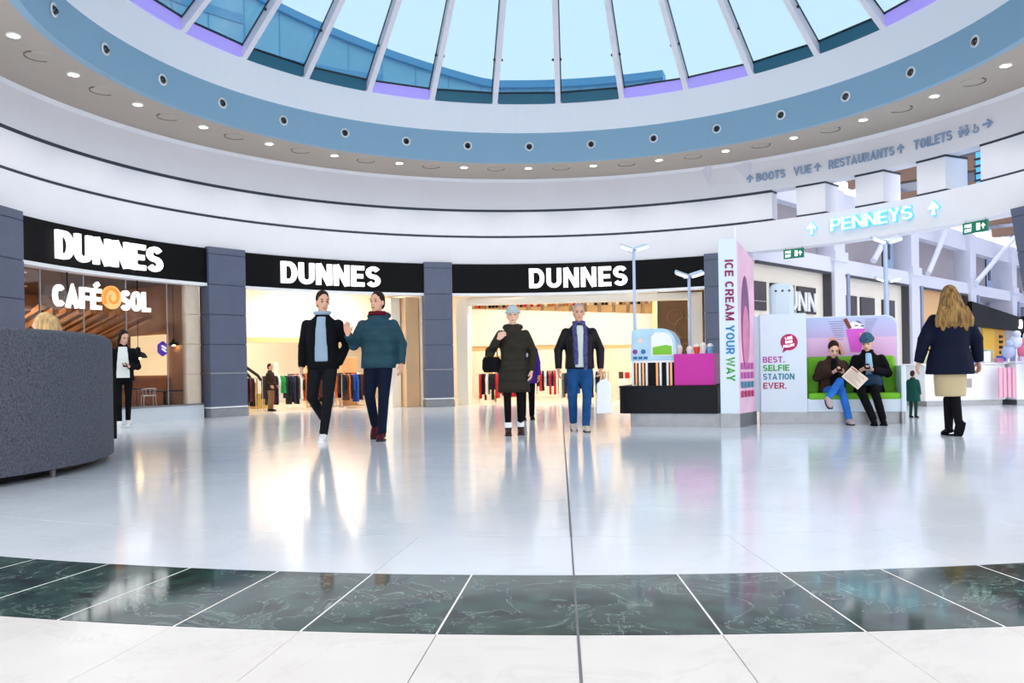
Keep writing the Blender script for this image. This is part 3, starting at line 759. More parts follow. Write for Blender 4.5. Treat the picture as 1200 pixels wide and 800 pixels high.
pc = tag(empty('stone_pier', pol(-55.8, 8.2), R_(55.8)), 'beige stone pier at the right end of the café glazing', 'pier')
for i in range(4): MB().box(-.18, .1, 0, .13, .29 + i * .58, .29 + (i + 1) * .58 - .008).build('stone_block', mat('pale_stone', '#e0cdb8', .3, var=.05), pc)
# hanging café sign
cs = tag(empty('cafe_sign', pol(-70, 8.2, 2.2)), 'white letters with an orange spiral hanging in the café window', 'shop sign')
co = -pol(-70, 8.2, 2.2)
def arc_local(word, a, z, R, h, m, parent, width, bold, depth):
    n0 = set(bpy.data.objects); text_arc(word, a, z, R, h, m, parent, width, bold, depth)
    for o in set(bpy.data.objects) - n0: o.location = co
arc_local('CAFÉ', -73.7, 2.0, 8.2, 0.36, M_letter, cs, 1.02, 0.2, .05)
arc_local('SOL', -64.9, 2.02, 8.2, 0.36, M_letter, cs, .63, 0.2, .05)
M_orange = mat('orange_spiral', '#f0812d', .4, emit='#f0812d', es=.55)
M_orange2 = mat('pale_orange_disc', '#f8b87a', .4, emit='#f8a860', es=.5)
Ms = Matrix.Translation(co) @ bayM(-68.65, 8.17, 2.23) @ Matrix.Rotation(pi / 2, 4, 'X')
MB().lathe([(.205, 0), (.205, .03)], 30, Ms).build('spiral_disc', M_orange2, cs)
MB().tube([Ms @ Vector(((.035 + .013 * t * .98) * cos(t * .62 + 2), (.035 + .013 * t * .98) * sin(t * .62 + 2), .035)) for t in [i * .5 for i in range(27)]], [.01 + .0012 * i for i in range(27)], 6).build('spiral', M_orange, cs)
for a in (-74.9, -64.4): MB().tube([pol(a, 8.21, 2.3) + co, pol(a, 8.21, 2.6) + co], .012, 6).build('hanger_rod', M_black, cs)
# timber slat canopy inside
sl = tag(empty('slat_canopy', MC @ Vector((0, 1.5, 1.75)), -R_(cc)), 'canopy of orange wooden slats under the café ceiling', 'canopy')
for i in range(17):
    x = -2.2 + i * .27
    MB().box(-.05, .05, -.9, 2.9, -.05, .05, Matrix.Translation((x, .1, .03 * (i % 2) + .12)) @ Matrix.Rotation(-.35, 4, 'Z') @ Matrix.Rotation(-.17, 4, 'X')).build('slat', M_wood, sl)
# lit cream feature panel, purple hexagon sign
wp = bayM(-55.0, 8.34)
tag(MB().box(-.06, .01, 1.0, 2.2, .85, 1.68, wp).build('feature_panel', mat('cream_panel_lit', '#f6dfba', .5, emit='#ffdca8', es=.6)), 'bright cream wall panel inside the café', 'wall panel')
tag(MB().box(-.08, .01, .9, 3.2, .26, .8, wp).build('wood_counter', M_wood), 'low wooden counter along the café side wall', 'counter')
hx = tag(MB().prism([(.13 * cos(t * pi / 3 + .5), .15 * sin(t * pi / 3 + .5)) for t in range(6)], 0, .05, MC @ Matrix.Translation((1.93, .55, 1.38))).build('hexagon_sign', mat('purple_sign', '#4a2a9c', .4, emit='#5b35d0', es=.35)), 'purple hexagonal sign hanging in the café', 'sign')
MB().prism([(-.06, -.01), (.05, -.07), (.07, -.05), (-.04, .01)], -.008, 0, MC @ Matrix.Translation((1.93, .55, 1.38))).build('white_stripe', M_letter, hx)
MB().prism([(-.06, .05), (.05, -.01), (.07, .01), (-.04, .07)], -.008, 0, MC @ Matrix.Translation((1.93, .55, 1.38))).build('white_stripe', M_letter, hx)
# pendant lamps
def pendant(x, y, z, lab, s=1.0):
    p = MC @ Vector((x, y, z)); e = tag(empty('pendant_lamp', p), lab, 'pendant lamp', 'pendant lamps in the café')
    MB().lathe([(.17 * s, 0), (.165 * s, .03 * s), (.13 * s, .09 * s), (.05 * s, .13 * s), (.045 * s, .2 * s), (.015 * s, .22 * s)], 20).build('shade', M_black, e, True)
    MB().tube([(0, 0, .2 * s), (0, 0, 2.68 - z)], .006, 6).build('cord', M_black, e)
    MB().ell((0, 0, 0.01), .06 * s, .06 * s, .05 * s, 12, 8).build('bulb', mat('warm_bulb', '#fff', .4, emit='#ffd89a', es=25), e)
pendant(1.62, .9, 1.20, 'black dome pendant lamp left of the purple hexagon sign')
pendant(2.1, .45, 1.45, 'glowing pendant lamp at the right end of the café', .6)
pendant(.4, 1.4, 1.42, 'black dome pendant lamp behind the woman with the phone', .8)
# table and chairs
def table(x, y, lab, h=.55, w=.55):
    e = tag(empty('cafe_table', MC @ Vector((x, y, .252)), -R_(cc)), lab, 'table', 'café tables')
    MB().box(-w / 2, w / 2, -.3, .3, h - .03, h).build('table_top', mat('dark_table_top', '#3a2d26', .4), e, bevel=.005)
    MB().tube([(0, 0, .02), (0, 0, h - .03)], .025, 8).build('leg', M_black, e); MB().lathe([(.2, 0), (.2, .015), (.03, .03)], 16).build('base', M_black, e)
table(1.78, .4, 'dark square café table at the right of the window', .30, .4); table(.9, 1.5, 'dark café table behind the white chair', .5)
def chair(x, y, rz, m, lab, sc_=1.0):
    e = tag(empty('cafe_chair', MC @ Vector((x, y, .252)), -R_(cc) + rz), lab, 'chair', 'café chairs'); e.scale = (sc_,) * 3
    MB().box(-.21, .21, -.2, .2, .36, .40).build('seat', m, e, bevel=.015)
    for sx in (-.19, .19):
        for sy in (-.17, .17): MB().tube([(sx * 1.1, sy * 1.1, 0), (sx, sy, .37)], .014, 6).build('leg', m, e)
    MB().tube([(.23 * cos(pi * t / 10), .2 * sin(pi * t / 10) + .02, .60 + .03 * sin(pi * t / 10)) for t in range(11)], .024, 8).build('backrest', m, e)
    for t in (1, 3, 5, 7, 9): MB().tube([(.2 * cos(pi * t / 10), .17 * sin(pi * t / 10) + .02, .39), (.23 * cos(pi * t / 10), .2 * sin(pi * t / 10) + .02, .60)], .01, 6).build('spindle', m, e)
chair(1.42, .45, 2.6, mat('white_chair_paint', '#f0ede6', .4), 'white curved back chair by the café window', .55)
chair(1.55, 1.0, .4, mat('dark_brown_chair', '#4a3024', .5), 'dark brown chair behind the white café chair', .9)
chair(.3, .6, -.8, M_cloth['black'], 'black chair left of the woman with the phone', .7)

# ================================================================== wayfinding letters
M_way = mat('grey_blue_letter', '#8ba0c0', 0.5)
def wayfind(lab, items):
    a = items[0][1]; e = tag(empty('wayfinding_sign', pol(a, 8.2, 4.85)), lab, 'wayfinding sign', 'grey blue direction signs on the upper wall'); off = -pol(a, 8.2, 4.85)
    for it in items:
        n0 = set(bpy.data.objects)
        if it[0] == 'up': poly_arc(arrow_poly(.19), it[1], 4.86, 8.19, M_way, e, .015, 'arrow')
        elif it[0] == 'right': poly_arc([(x, y) for x, y in arrow_poly(.2, 1)], it[1], 4.86, 8.19, M_way, e, .015, 'arrow')
        elif it[0] == 'picto':
            for dx, sk in ((-.14, 0), (-.02, 1)):
                poly_arc([(dx + .028 * cos(t * pi / 5), .17 + .028 * sin(t * pi / 5)) for t in range(10)], it[1], 4.86, 8.19, M_way, e, .015, 'pictogram')
                bd = [(-.045, .13), (.045, .13), (.045, .06), (.028, .06), (.028, 0), (-.028, 0), (-.028, .06), (-.045, .06)] if not sk else [(-.03, .13), (.03, .13), (.06, .05), (.025, .05), (.025, 0), (-.025, 0), (-.025, .05), (-.06, .05)]
                poly_arc([(dx + x, y) for x, y in bd], it[1], 4.86, 8.19, M_way, e, .015, 'pictogram')
            poly_arc([(.16 + .06 * cos(t * pi / 8 + 3.0), .055 + .06 * sin(t * pi / 8 + 3.0)) for t in range(12)] + [(.16 + .035 * cos(t * pi / 8 + 3.0), .055 + .035 * sin(t * pi / 8 + 3.0)) for t in range(11, -1, -1)], it[1], 4.86, 8.19, M_way, e, .015, 'pictogram')
            poly_arc([(.13, .07), (.155, .07), (.155, .16), (.13, .16)], it[1], 4.86, 8.19, M_way, e, .015, 'pictogram')
        else: text_arc(it[0], it[1], 4.86, 8.19, .185, M_way, e, it[2], .19, .015)
        for o in set(bpy.data.objects) - n0: o.location = off
wayfind('grey blue up arrow and five letter word on the upper wall', [('up', 35.15), ('BOOTS', 38.4, .645)])
wayfind('grey blue three letter word with up arrow on the upper wall', [('VUE', 43.3, .39), ('up', 45.6)])
wayfind('grey blue restaurants direction with up arrow on the upper wall', [('RESTAURANTS', 52.1, 1.39), ('up', 57.9)])
wayfind('grey blue toilets direction with pictograms and right arrow', [('TOILETS', 62.5, .775), ('picto', 67.4), ('right', 70.2)])
# glowing letters on the bulkhead
M_cyan = mat('cyan_lit_letter', '#e6fbff', 0.4, emit='#c8f4ff', es=0.45)
M_halo = mat('cyan_letter_edge', '#56c8e6', 0.4, emit='#38c4ee', es=0.35)
pz = tag(empty('bulkhead_sign', pol(53.9, 8.1, 3.55)), 'pale cyan glowing letters and arrows on the white bulkhead', 'shop sign'); po = -pol(53.9, 8.1, 3.55)
n0 = set(bpy.data.objects)
text_arc('PENNEYS', 53.85, 3.545, 8.11, 0.28, M_halo, pz, 1.74, 0.24, .02, 'letter_back')
text_arc('PENNEYS', 53.85, 3.56, 8.09, 0.25, M_cyan, pz, 1.70, 0.13, .04)
for a in (44.9, 63.0):
    poly_arc(arrow_poly(.30), a, 3.525, 8.11, M_halo, pz, .02, 'arrow_back'); poly_arc(arrow_poly(.25), a, 3.55, 8.09, M_cyan, pz, .04, 'arrow')
for o in set(bpy.data.objects) - n0: o.location = po
# green exit signs under the bulkhead
M_exit = mat('dark_green_exit', '#0f6b52', .4, emit='#0f6b52', es=.25)
for i, (a0, a1) in enumerate(((40.4, 43.5), (66.9, 70.4))):
    ac = (a0 + a1) / 2; w = 8.1 * R_(a1 - a0); M = bayM(ac, 8.1, 3.1)
    e = tag(empty('exit_sign', pol(ac, 8.1, 3.1), -R_(ac)), ('green fire exit sign hanging nearest the white totem', 'green fire exit sign hanging below the lit arrow at right')[i], 'exit sign', 'fire exit signs')
    MB().box(-w / 2, w / 2, 0, .03, 0, .2).build('sign_panel', M_exit, e)
    I = Matrix.Identity(4)
    text_flat('FIRE', Matrix.Translation((-w * .27, 0, .11)), .055, M_letter, e, w * .28, .18, .004, 'lettering', True)
    text_flat('EXIT', Matrix.Translation((-w * .27, 0, .03)), .055, M_letter, e, w * .28, .18, .004, 'lettering', True)
    MB().prism([(w * .06, .04), (w * .2, .04), (w * .2, .16), (w * .06, .16)], -.004, 0).build('door_symbol', M_letter, e)
    MB().prism([(w * .33 + x * .1, .05 + y * .1) for x, y in arrow_poly(1)], -.004, 0).build('arrow', M_letter, e)
    for x in (-w * .4, w * .4): MB().tube([(x, .015, .2), (x, .015, .24)], .006, 6).build('hanger', M_steel, e)

# ================================================================== side corridor (runs away to the right at 45 degrees)
MK = Matrix.Translation((5.4, 18.3, 0)) @ Matrix.Rotation(R_(45), 4, 'Z')   # x along the corridor, -y into the corridor
M_grey = mat('grey_upper_panel', '#a29aa0', 0.6)
M_lav = mat('lavender_white', '#dfe0ee', 0.5)
M_blued = mat('pale_blue_door', '#94a9d0', 0.45)
M_dark = mat('dark_window_glass', '#3a3230', 0.15)
M_darkbar = mat('dark_frame', '#3e3c44', 0.4)
cw = struct(MB().box(-0.3, 34, 0.9, 1.1, 0, 5.6, MK).build('wall_corridor_left', M_lav))
MB().box(-.1, 34, -.02, 0.9, 3.17, 3.55, MK).build('spandrel_band', M_lav, cw)
MB().box(-.1, 34, .02, 0.9, 4.68, 5.3, MK).build('upper_beam', M_lav, cw)
M_roofglass = glass_mat('clear_roof_glass', (0.84, 0.86, 0.9), 0.02)
cr0 = [pol(a, 8.8) for a in range(33, 105, 6)]; far_ = MK @ Vector((34, -14, 0)); far2 = MK @ Vector((34, 1.1, 0))
struct(MB().prism([(v.x, v.y) for v in cr0] + [(far_.x, far_.y), (far2.x, far2.y)], 5.9, 5.92, axes='xy').build('ceiling_corridor', M_roofglass))
struct(MB().box(33.8, 34, -14, 1, 0, 6, MK).build('wall_corridor_end', M_lav))
struct(MB().box(6, 34, -14.2, -14, 0, 6, MK).build('wall_corridor_right', M_lav))
for i in range(9):
    tag(MB().box(5 + i * 3.2, 5.25 + i * 3.2, -10, 0, 5.45, 5.75, MK).build('roof_beam', mat('brown_roof_beam', '#8a6b58', .6)), 'brown cross beam under the corridor roof, %s from the rotunda' % ordinal(i), 'beam', 'cross beams of the corridor roof')
cols_s = [4.25, 9.6, 15.2, 20.4, 25.6]
for i, s in enumerate(cols_s):
    e = tag(empty('corridor_column', MK @ Vector((s, -.1, 0)), R_(45)), 'white square corridor column with a slim pipe, %s from the rotunda' % ordinal(i), 'column', 'white corridor columns')
    MB().box(-.36, .28, 0, .8, 0, 5.3).build('shaft', M_lav, e); MB().tube([(.4, -.02, 0), (.4, -.02, 3.17)], .05, 8).build('pipe', mat('pipe_blue_grey', '#8f9bb8', .4), e)
    MB().box(-.42, .34, -.06, .8, 3.45, 3.7).build('collar', M_lav, e)
M_lampc = mat('corridor_warm_lamp', '#fff', .5, emit='#ffe9cc', es=5.5)
bays = [(0.05, 3.85), (4.7, 9.2), (10.1, 14.8)]
for i, (s0, s1) in enumerate(bays):
    e = tag(empty('corridor_shopfront', MK @ Vector((s0, 0, 0)), R_(45)), ('cream corridor shopfront with dark windows and white letters beside the totem', 'cream corridor shopfront with two dark windows above the bench', 'peach corridor shopfront partly behind the long haired woman')[i], 'shopfront', 'cream shopfronts along the corridor')
    L = s1 - s0
    MB().box(0, L, .18, .23, 0, 3.17).build('back_panel', M_cream if i < 2 else M_peach, e)
    MB().box(0, L, -.03, .02, 3.10, 3.17).build('head_trim', M_darkbar, e)
    MB().box(L - .05, L, -.03, .18, 0, 3.17).build('side_frame', M_darkbar, e)
    if i == 0:
        for x0, x1 in ((.1, .72), (.95, 2.1), (2.28, 3.25)):
            w = MB().box(x0, x1, .13, .18, 2.08, 2.74).build('dark_window', M_dark, e)
            MB().box(x0, x1, .12, .13, 2.28, 2.30).build('transom', M_grey, w)
        text_flat('DUNN', Matrix.Translation((2.2, .12, 2.14)), .46, M_white, e, 2.0, .15, .03)
    if i == 1:
        for x0, x1 in ((0.28, 1.1), (1.38, 2.31), (2.9, 3.8)): MB().box(x0, x1, .13, .18, 2.0, 2.66).build('dark_window', M_dark, e)
# upper storey: grey panels, blue doors, diagonal struts
ups = [(5.2, 8.0, 0), (8.05, 8.9, 1), (10.0, 14.4, 0), (15.6, 18.0, 0), (18.05, 18.9, 1), (20.8, 24.8, 0), (1.0, 3.7, 0), (26, 30, 0)]
for i, (s0, s1, d) in enumerate(ups):
    o = MB().box(s0, s1, .3, .36, 3.55, 4.68, MK).build('upper_panel', M_blued if d else M_grey, cw)
    if d: MB().box((s0 + s1) / 2 - .12, (s0 + s1) / 2 + .12, .27, .3, 3.9, 4.4, MK).build('dark_slot', M_dark, o)
    MB().box(s0 - .04, s0, .26, .36, 3.55, 4.68, MK).build('panel_edge', M_darkbar, o)
struts = [(6.0, 3.6, 7.6, 4.9), (10.2, 3.55, 12.1, 5.2), (14.9, 3.55, 20.2, 5.75), (21.2, 3.55, 23.6, 5.2), (21.6, 3.55, 25.6, 4.9)]
for i, (s0, z0, s1, z1) in enumerate(struts):
    tag(MB().tube([MK @ Vector((s0, -.25, z0)), MK @ Vector((s1, -.25, z1))], .085, 10).build('diagonal_strut', M_lav, smooth=True), 'white diagonal roof strut above the corridor shops, %s from the rotunda' % ordinal(i), 'strut', 'diagonal struts of the corridor')
# sports shop: black fascia, yellow panel
e = tag(empty('sports_shopfront', MK @ Vector((14.6, -.2, 0)), R_(45)), 'black fascia shopfront with a yellow panel far down the corridor', 'shopfront')
MB().prism([(0, 2.05), (6.7, 1.98), (6.7, 2.5), (0, 2.9)], 0, .15).build('fascia', M_black, e)
MB().box(6.65, 6.85, -.05, .5, 0, 2.6).build('side_frame', M_black, e)
MB().box(1.9, 3.3, .2, .26, .5, 2.04).build('yellow_panel', mat('yellow_panel', '#f4bd12', .45), e)
MB().box(3.3, 4.7, .2, .26, .5, 2.04).build('amber_panel', mat('amber_panel', '#e2a313', .45), e)
MB().box(0, 6.6, .9, .95, 0, 2.1).build('shop_back_panel', mat('pale_pink_wall', '#f1dcd2', .5), e)  # plain pale pink panel behind the fascia
text_flat('JD', Matrix.Translation((6.0, 0, 2.08)), .36, M_letter, e, .5, .2, .04)
for j in range(6): MB().box(3.9, 4.3, .17, .2, .7 + j * .2, .8 + j * .2).build('panel_mark', M_black, e)
e['label'] = 'black fascia shopfront with yellow panels far down the corridor'

# accessory kiosk in the corridor mouth
ke = tag(empty('accessory_kiosk', (9.15, 15.9, 0), R_(6)), 'white accessory kiosk counter at the corridor mouth', 'kiosk')
MB().box(-1.3, 0.35, 0, .7, 0.1, .78).build('counter_body', M_white, ke, bevel=.02); MB().box(-1.25, .3, .03, .67, 0, .1).build('plinth', M_steel, ke)
MB().box(.42, 2.4, -.2, .5, 0.1, .8).build('counter_body', M_white, ke, bevel=.02); MB().box(.45, 2.35, -.17, .47, 0, .1).build('plinth', M_steel, ke)
MB().box(-1.35, .4, -.02, .72, .78, .82).build('counter_top', M_white, ke, bevel=.01); MB().box(.4, 2.45, -.22, .52, .8, .84).build('counter_top', M_white, ke, bevel=.01)
MB().box(-.55, -.35, -.01, 0.0, .35, .52).build('logo_mark', M_grey, ke)
for i in range(4): MB().box(.05 + i * .09, .11 + i * .09, -.23, -.2, .15, .72).build('pink_stripe', mat('pink_stripe', '#e9a8c0', .5), ke)
for i in range(26):
    x = -1.2 + (i % 13) * .27; y = .1 + (i // 13) * .3; z = .82 if x < .4 else .84
    c = random.choice(['#c0c4d8', '#3a3f58', '#8fa0cf', '#d68aa8', '#e9e9f0', '#55606e', '#2b4fc0', '#b7c7a0'])
    h = random.uniform(.07, .26)
    o = MB().box(x, x + .14, y - .15, y - .04, z, z + h, Matrix.Translation((9.15, 15.9, 0)) @ Matrix.Rotation(R_(6), 4, 'Z')).build('boxed_accessory', mat('pack' + c, c, .4), bevel=.01)
    tag(o, 'small boxed accessory on the white kiosk counter, %s in the %s row' % (ordinal(i % 13), 'front' if i < 13 else 'rear'), 'box', 'accessories on the white kiosk')
# bright blue wavy ornament and hanging balloons at the kiosk end
bo = tag(MB().tube([(10.0, 15.5, .25), (9.98, 15.5, .6), (9.88, 15.5, .85), (9.95, 15.5, 1.05), (9.82, 15.5, 1.2)], [.06, .09, .14, .12, .05], 10).build('blue_ornament', mat('vivid_blue', '#2b2fd0', .4), smooth=True), 'vivid blue wavy ornament at the kiosk end', 'ornament')
for i, (x, z, c, n) in enumerate(((9.6, 1.2, '#c9cfe2', 'pale silver'), (9.86, 1.3, '#e7eaf4', 'white'), (9.72, 1.05, '#e06a90', 'pink'), (9.45, 1.02, '#a9b4d6', 'pale blue'))):
    p = tag(MB().ell((x, 15.75, z), .12, .1, .13).build('plush_toy', mat('toy' + c, c, .6), smooth=True), '%s round plush toy on the white kiosk' % n, 'toy', 'plush toys on the kiosk')
    MB().ell((x, 15.72, z + .15), .07, .07, .07).build('toy_head', mat('toy' + c, c, .6), p, True)
    MB().tube([(x, 15.75, z - .1), (x, 15.75, .82)], .02, 6).build('stand', M_white, p)

# ================================================================== ice cream kiosk
KO = Vector((1.58, 11.92, 0)); KM = Matrix.Translation(KO) @ Matrix.Rotation(R_(-19.5), 4, 'Z')
kz = -R_(19.5)
M_dkwood = mat('dark_stained_wood', '#121319', 0.5, var=0.25, vscale=14, spec=.2)
M_mag = mat('magenta_panel', '#c4009a', 0.4)
ck = tag(empty('kiosk_counter', KO, kz), 'dark wood kiosk counter on a steel plinth', 'counter')
MB().box(.1, 1.36, .08, 1.0, 0, .19).build('steel_plinth', M_steel, ck)
cr_ = [(-.06 + .12 * (1 - cos(t * pi / 12)), .12 * (1 - sin(t * pi / 12))) for t in range(7)]
MB().prism([(-.06, .5), (-.06, .12)] + [(.06 - .12 * cos(t * pi / 12), .12 - .12 * sin(t * pi / 12)) for t in range(1, 7)] + [(1.34, 0), (1.34, 1.1), (-.06, 1.1)], .19, .56, axes='xy').build('wood_body', M_dkwood, ck)
MB().prism([(-.07, .5), (-.07, .12)] + [(.06 - .13 * cos(t * pi / 12), .12 - .13 * sin(t * pi / 12)) for t in range(1, 7)] + [(1.34, -.01), (1.34, 1.1), (-.07, 1.1)], .56, .585, axes='xy').build('counter_top', M_dkwood, ck)
tag(MB().box(.74, 1.30, .05, .75, .586, 1.03, KM).build('magenta_display', M_mag, bevel=.006), 'glossy magenta box on the kiosk counter', 'display box')
# striped glass display case with a dome cabinet on top
dc = tag(empty('display_case', KM @ Vector((.12, .12, .586)), kz), 'dark display case with striped chrome bars left of the magenta box', 'display case')
MB().box(0, .6, 0.03, .6, 0, .33).build('case_body', M_black, dc)
MB().box(-.01, .61, .02, .62, .33, .36).build('case_lid', M_white, dc)
M_copper = mat('copper_bar', '#c98a5c', .25, .8)
for i in range(12):
    if i in (5, 6, 9): continue
    MB().box(.0 + i * .05, .03 + i * .05, 0.01, .03, 0, .33).build('bar', M_copper if i % 2 else M_white, dc)
cab = tag(empty('freezer_cabinet', KM @ Vector((.1, .15, .946)), kz), 'white and pale blue rounded freezer with green panel', 'freezer')
M_paleblue = mat('pale_blue_print', '#b9dcf2', .35, var=.1, vscale=5)
prof_ = [(.0, 0), (.66, 0), (.66, .2)] + [(.66 - .22 * (1 - cos(t * pi / 16)), .2 + .26 * sin(t * pi / 16)) for t in range(1, 9)] + [(.12, .46), (.02, .44)]
MB().prism(prof_, 0.0, .5).build('shell', M_paleblue, cab, bevel=.01)
MB().prism([(.30, .06), (.62, .06), (.62, .2)] + [(.62 - .14 * (1 - cos(t * pi / 12)), .2 + .2 * sin(t * pi / 12)) for t in range(1, 7)] + [(.36, .40), (.30, .34)], -.02, 0.02).build('white_door', M_white, cab, bevel=.008)
MB().prism([(.33, .08), (.60, .08), (.60, .2), (.52, .22), (.33, .19)], -.03, -.018).build('green_panel', mat('lime_print', '#7ac21f', .4), cab)
for (x, z, c) in ((.07, .13, '#8a2a8e'), (.19, .13, '#1d6fb0'), (.15, .29, '#f6d9c8')):
    MB().lathe([(.035, 0), (.035, .012)], 14, Matrix.Translation((x, 0, z)) @ Matrix.Rotation(pi / 2, 4, 'X')).build('badge', mat('badge' + c, c, .4), cab)
for i in range(3): MB().box(.04 + i * .075, .1 + i * .075, -.006, 0, .02, .06).build('label_strip', mat('badge#1d6fb0', '#1d6fb0', .4), cab)
# cups and tubs along the top of the magenta box
for i, (x, h, c, n) in enumerate(((.78, .12, '#f2e6d8', 'cream'), (.93, .09, '#f0f2f6', 'white'), (1.03, .13, '#e0502f', 'orange red'), (1.12, .15, '#f5f0ea', 'off white'), (1.22, .13, '#7fc4e0', 'pale blue'))):
    p = KM @ Vector((x, .3, 1.031)); o = tag(MB().lathe([(.035, 0), (.05, h * .75), (.053, h * .76)], 16).build('paper_tub', mat('tub' + c, c, .5), smooth=True), '%s paper tub on the magenta box' % n, 'tub', 'paper tubs on the magenta box')
    o.location = p; MB().ell((0, 0, h * .8), .045, .045, .045, 12, 7).build('scoop', mat('scoop_vanilla', '#fbf3e2', .6), o, True)
# totem
TP = Vector((2.87, 11.42, 0)); TM = Matrix.Translation(TP) @ Matrix.Rotation(R_(-14), 4, 'Z')
tt = tag(empty('kiosk_totem', TP, -R_(14)), 'tall white totem with vertical coloured lettering', 'totem')
M_totem = mat('totem_white', '#d3e0ec', .3)
MB().box(0, .25, 0, .1, .19, 2.6).build('front_panel', M_totem, tt, bevel=.004)
MB().box(-.005, .255, -.008, .11, 0, .19).build('steel_foot', M_steel, tt)
M_pinkg = mat('pink_print', '#e9bcd6', .35, var=.12, vscale=2.5)
TS = TM.inverted() @ Matrix.Translation((3.115, 11.375, 0)) @ Matrix.Rotation(R_(55.5), 4, 'Z')
MB().prism([(0, .19), (.7, .19), (.7, 2.36), (0, 2.58)], 0, .05, TS).build('side_panel', M_pinkg, tt)
MB().box(0, .72, -.005, .055, 0, .19, TS).build('steel_side_foot', M_steel, tt)
MB().prism([(.30 + .17 * cos(t * pi / 12), 1.45 + .66 * sin(t * pi / 12)) for t in range(24)], -.006, 0, TS).build('oval_print', mat('plum_print', '#7a4a78', .4, var=.3, vscale=3), tt)
MB().prism([(.30 + .13 * cos(t * pi / 12), 1.25 + .44 * sin(t * pi / 12)) for t in range(24)], -.01, -.006, TS).build('oval_inner_print', mat('rose_print', '#d77aa6', .4, var=.2, vscale=4), tt)
tg = {'m': mat('magenta_letter', '#8e1157', .5), 'b': mat('blue_letter', '#1f86bd', .5), 'g': mat('green_letter', '#2f9f31', .5), 'p': mat('pink_letter', '#b84fa4', .5), 'r': mat('raspberry_letter', '#b0125e', .5), 'k': mat('teal_letter', '#17829a', .5)}
def vert_text(word, ztop, zbot, m):
    Mx = Matrix.Translation((.085, 0, (ztop + zbot) / 2)) @ Matrix.Rotation(pi / 2, 4, 'Y')
    text_flat(word, Mx, .115, m, tt, ztop - zbot, .19, .008)
vert_text('ICE CREAM', 2.31, 1.475, tg['m']); vert_text('YOUR', 1.41, 1.01, tg['b']); vert_text('WAY', .97, .64, tg['g'])
MB().tube([(.23, .12, 2.55), (.23, .12, 2.78)], .012, 6).build('tip_rod', M_white, tt)
# slogan words' reflection painted as colour blocks on the lower side panel
for z, c in ((1.0, 'p'), (.87, 'p'), (.74, 'k'), (.61, 'r')):
    for k_ in range(4): MB().box(.08 + k_ * .14, .17 + k_ * .14, -.012, -.006, z - .2, z - .11, TS).build('reflection_block', tg[c], tt)
# selfie wall panel
SP = Vector((3.585, 11.95, 0)); SMx = Matrix.Translation(SP) @ Matrix.Rotation(R_(-14), 4, 'Z')
sp = tag(empty('slogan_wall', SP, -R_(14)), 'white slogan wall with four coloured words and a speech bubble', 'wall panel')
MB().box(0, .635, 0, .5, .17, 1.585).build('wall_panel', M_totem, sp, bevel=.006)
MB().box(0, .635, .015, .48, 0, .17).build('steel_plinth', M_steel, sp)
MB().box(-.16, 0.0, .06, .4, .17, 1.56).build('recess_panel', mat('recess_blue', '#cfe3f0', .2), sp)
for w, z, c, wd in (('BEST.', .885, 'p', .30), ('SELFIE', .765, 'g', .365), ('STATION', .64, 'k', .43), ('EVER.', .51, 'r', .32)):
    text_flat(w, Matrix.Translation((.035 + wd / 2, 0, z)), .088, tg[c], sp, wd, .18, .006)
bub = MB().prism([(.40 + .118 * cos(t * pi / 12), 1.175 + .118 * sin(t * pi / 12)) for t in range(24)], -.006, 0).build('speech_bubble', tg['r'], sp)
MB().prism([(.325, 1.10), (.385, 1.075), (.305, 1.02)], -.006, 0).build('bubble_tail', tg['r'], bub)
for w, z in (('LIKE', 1.215), ('SHARE', 1.16), ('FOLLOW', 1.105)):
    text_flat(w, Matrix.Translation((.40, -.006, z)) @ Matrix.Rotation(-.17, 4, 'Y'), .038, M_letter, bub, .1 if w != 'FOLLOW' else .15, .18, .003, 'lettering', True)
# tall rounded white canister behind
cn = tag(MB().box(-.18, .18, -.15, .15, 0, 2.12).build('white_canister', M_totem, bevel=.08), 'tall rounded white canister behind the slogan wall', 'canister'); cn.location = (4.25, 13.0, 0); cn.rotation_euler = (0, 0, -.2)
for x in (-.1, 0, .1): MB().ell((x, -.15, 2.0), .018, .01, .018, 8, 5).build('hole', M_dark, cn)
# bench
BP = Vector((4.2, 11.795, 0)); bz = -R_(14.5)
be = tag(empty('selfie_bench', BP, bz), 'white bench booth with lime green padding and ice cream backdrop', 'bench')
rr = .16
bd = [(0, .19), (1.30, .19), (1.30, 1.55 - rr)] + [(1.30 - rr + rr * cos(t * pi / 16), 1.55 - rr + rr * sin(t * pi / 16)) for t in range(1, 9)] + [(0, 1.55)]
MB().prism(bd, .52, .60).build('backdrop', M_totem, be)
# backdrop print: lilac sky over pink, tub and hands
pm = bpy.data.materials.new('backdrop_print'); pm.use_nodes = True; _mats['backdrop_print'] = pm
nt = pm.node_tree; b_ = nt.nodes['Principled BSDF']; b_.inputs['Roughness'].default_value = .35
tcx = nt.nodes.new('ShaderNodeTexCoord'); sx = nt.nodes.new('ShaderNodeSeparateXYZ'); nt.links.new(tcx.outputs['Object'], sx.inputs[0])
rmp = nt.nodes.new('ShaderNodeValToRGB'); mpr = nt.nodes.new('ShaderNodeMapRange'); mpr.inputs[1].default_value = .9; mpr.inputs[2].default_value = 1.55
nt.links.new(sx.outputs['Z'], mpr.inputs[0]); nt.links.new(mpr.outputs[0], rmp.inputs[0]); nt.links.new(rmp.outputs[0], b_.inputs['Base Color'])
cr = rmp.color_ramp; cr.elements[0].position = 0; cr.elements[0].color = lin('#e0a8e0'); cr.elements[1].position = 1; cr.elements[1].color = lin('#b9c6ee')
x_ = cr.elements.new(.50); x_.color = lin('#e9bfe2'); x_ = cr.elements.new(.54); x_.color = lin('#c4b4e2')
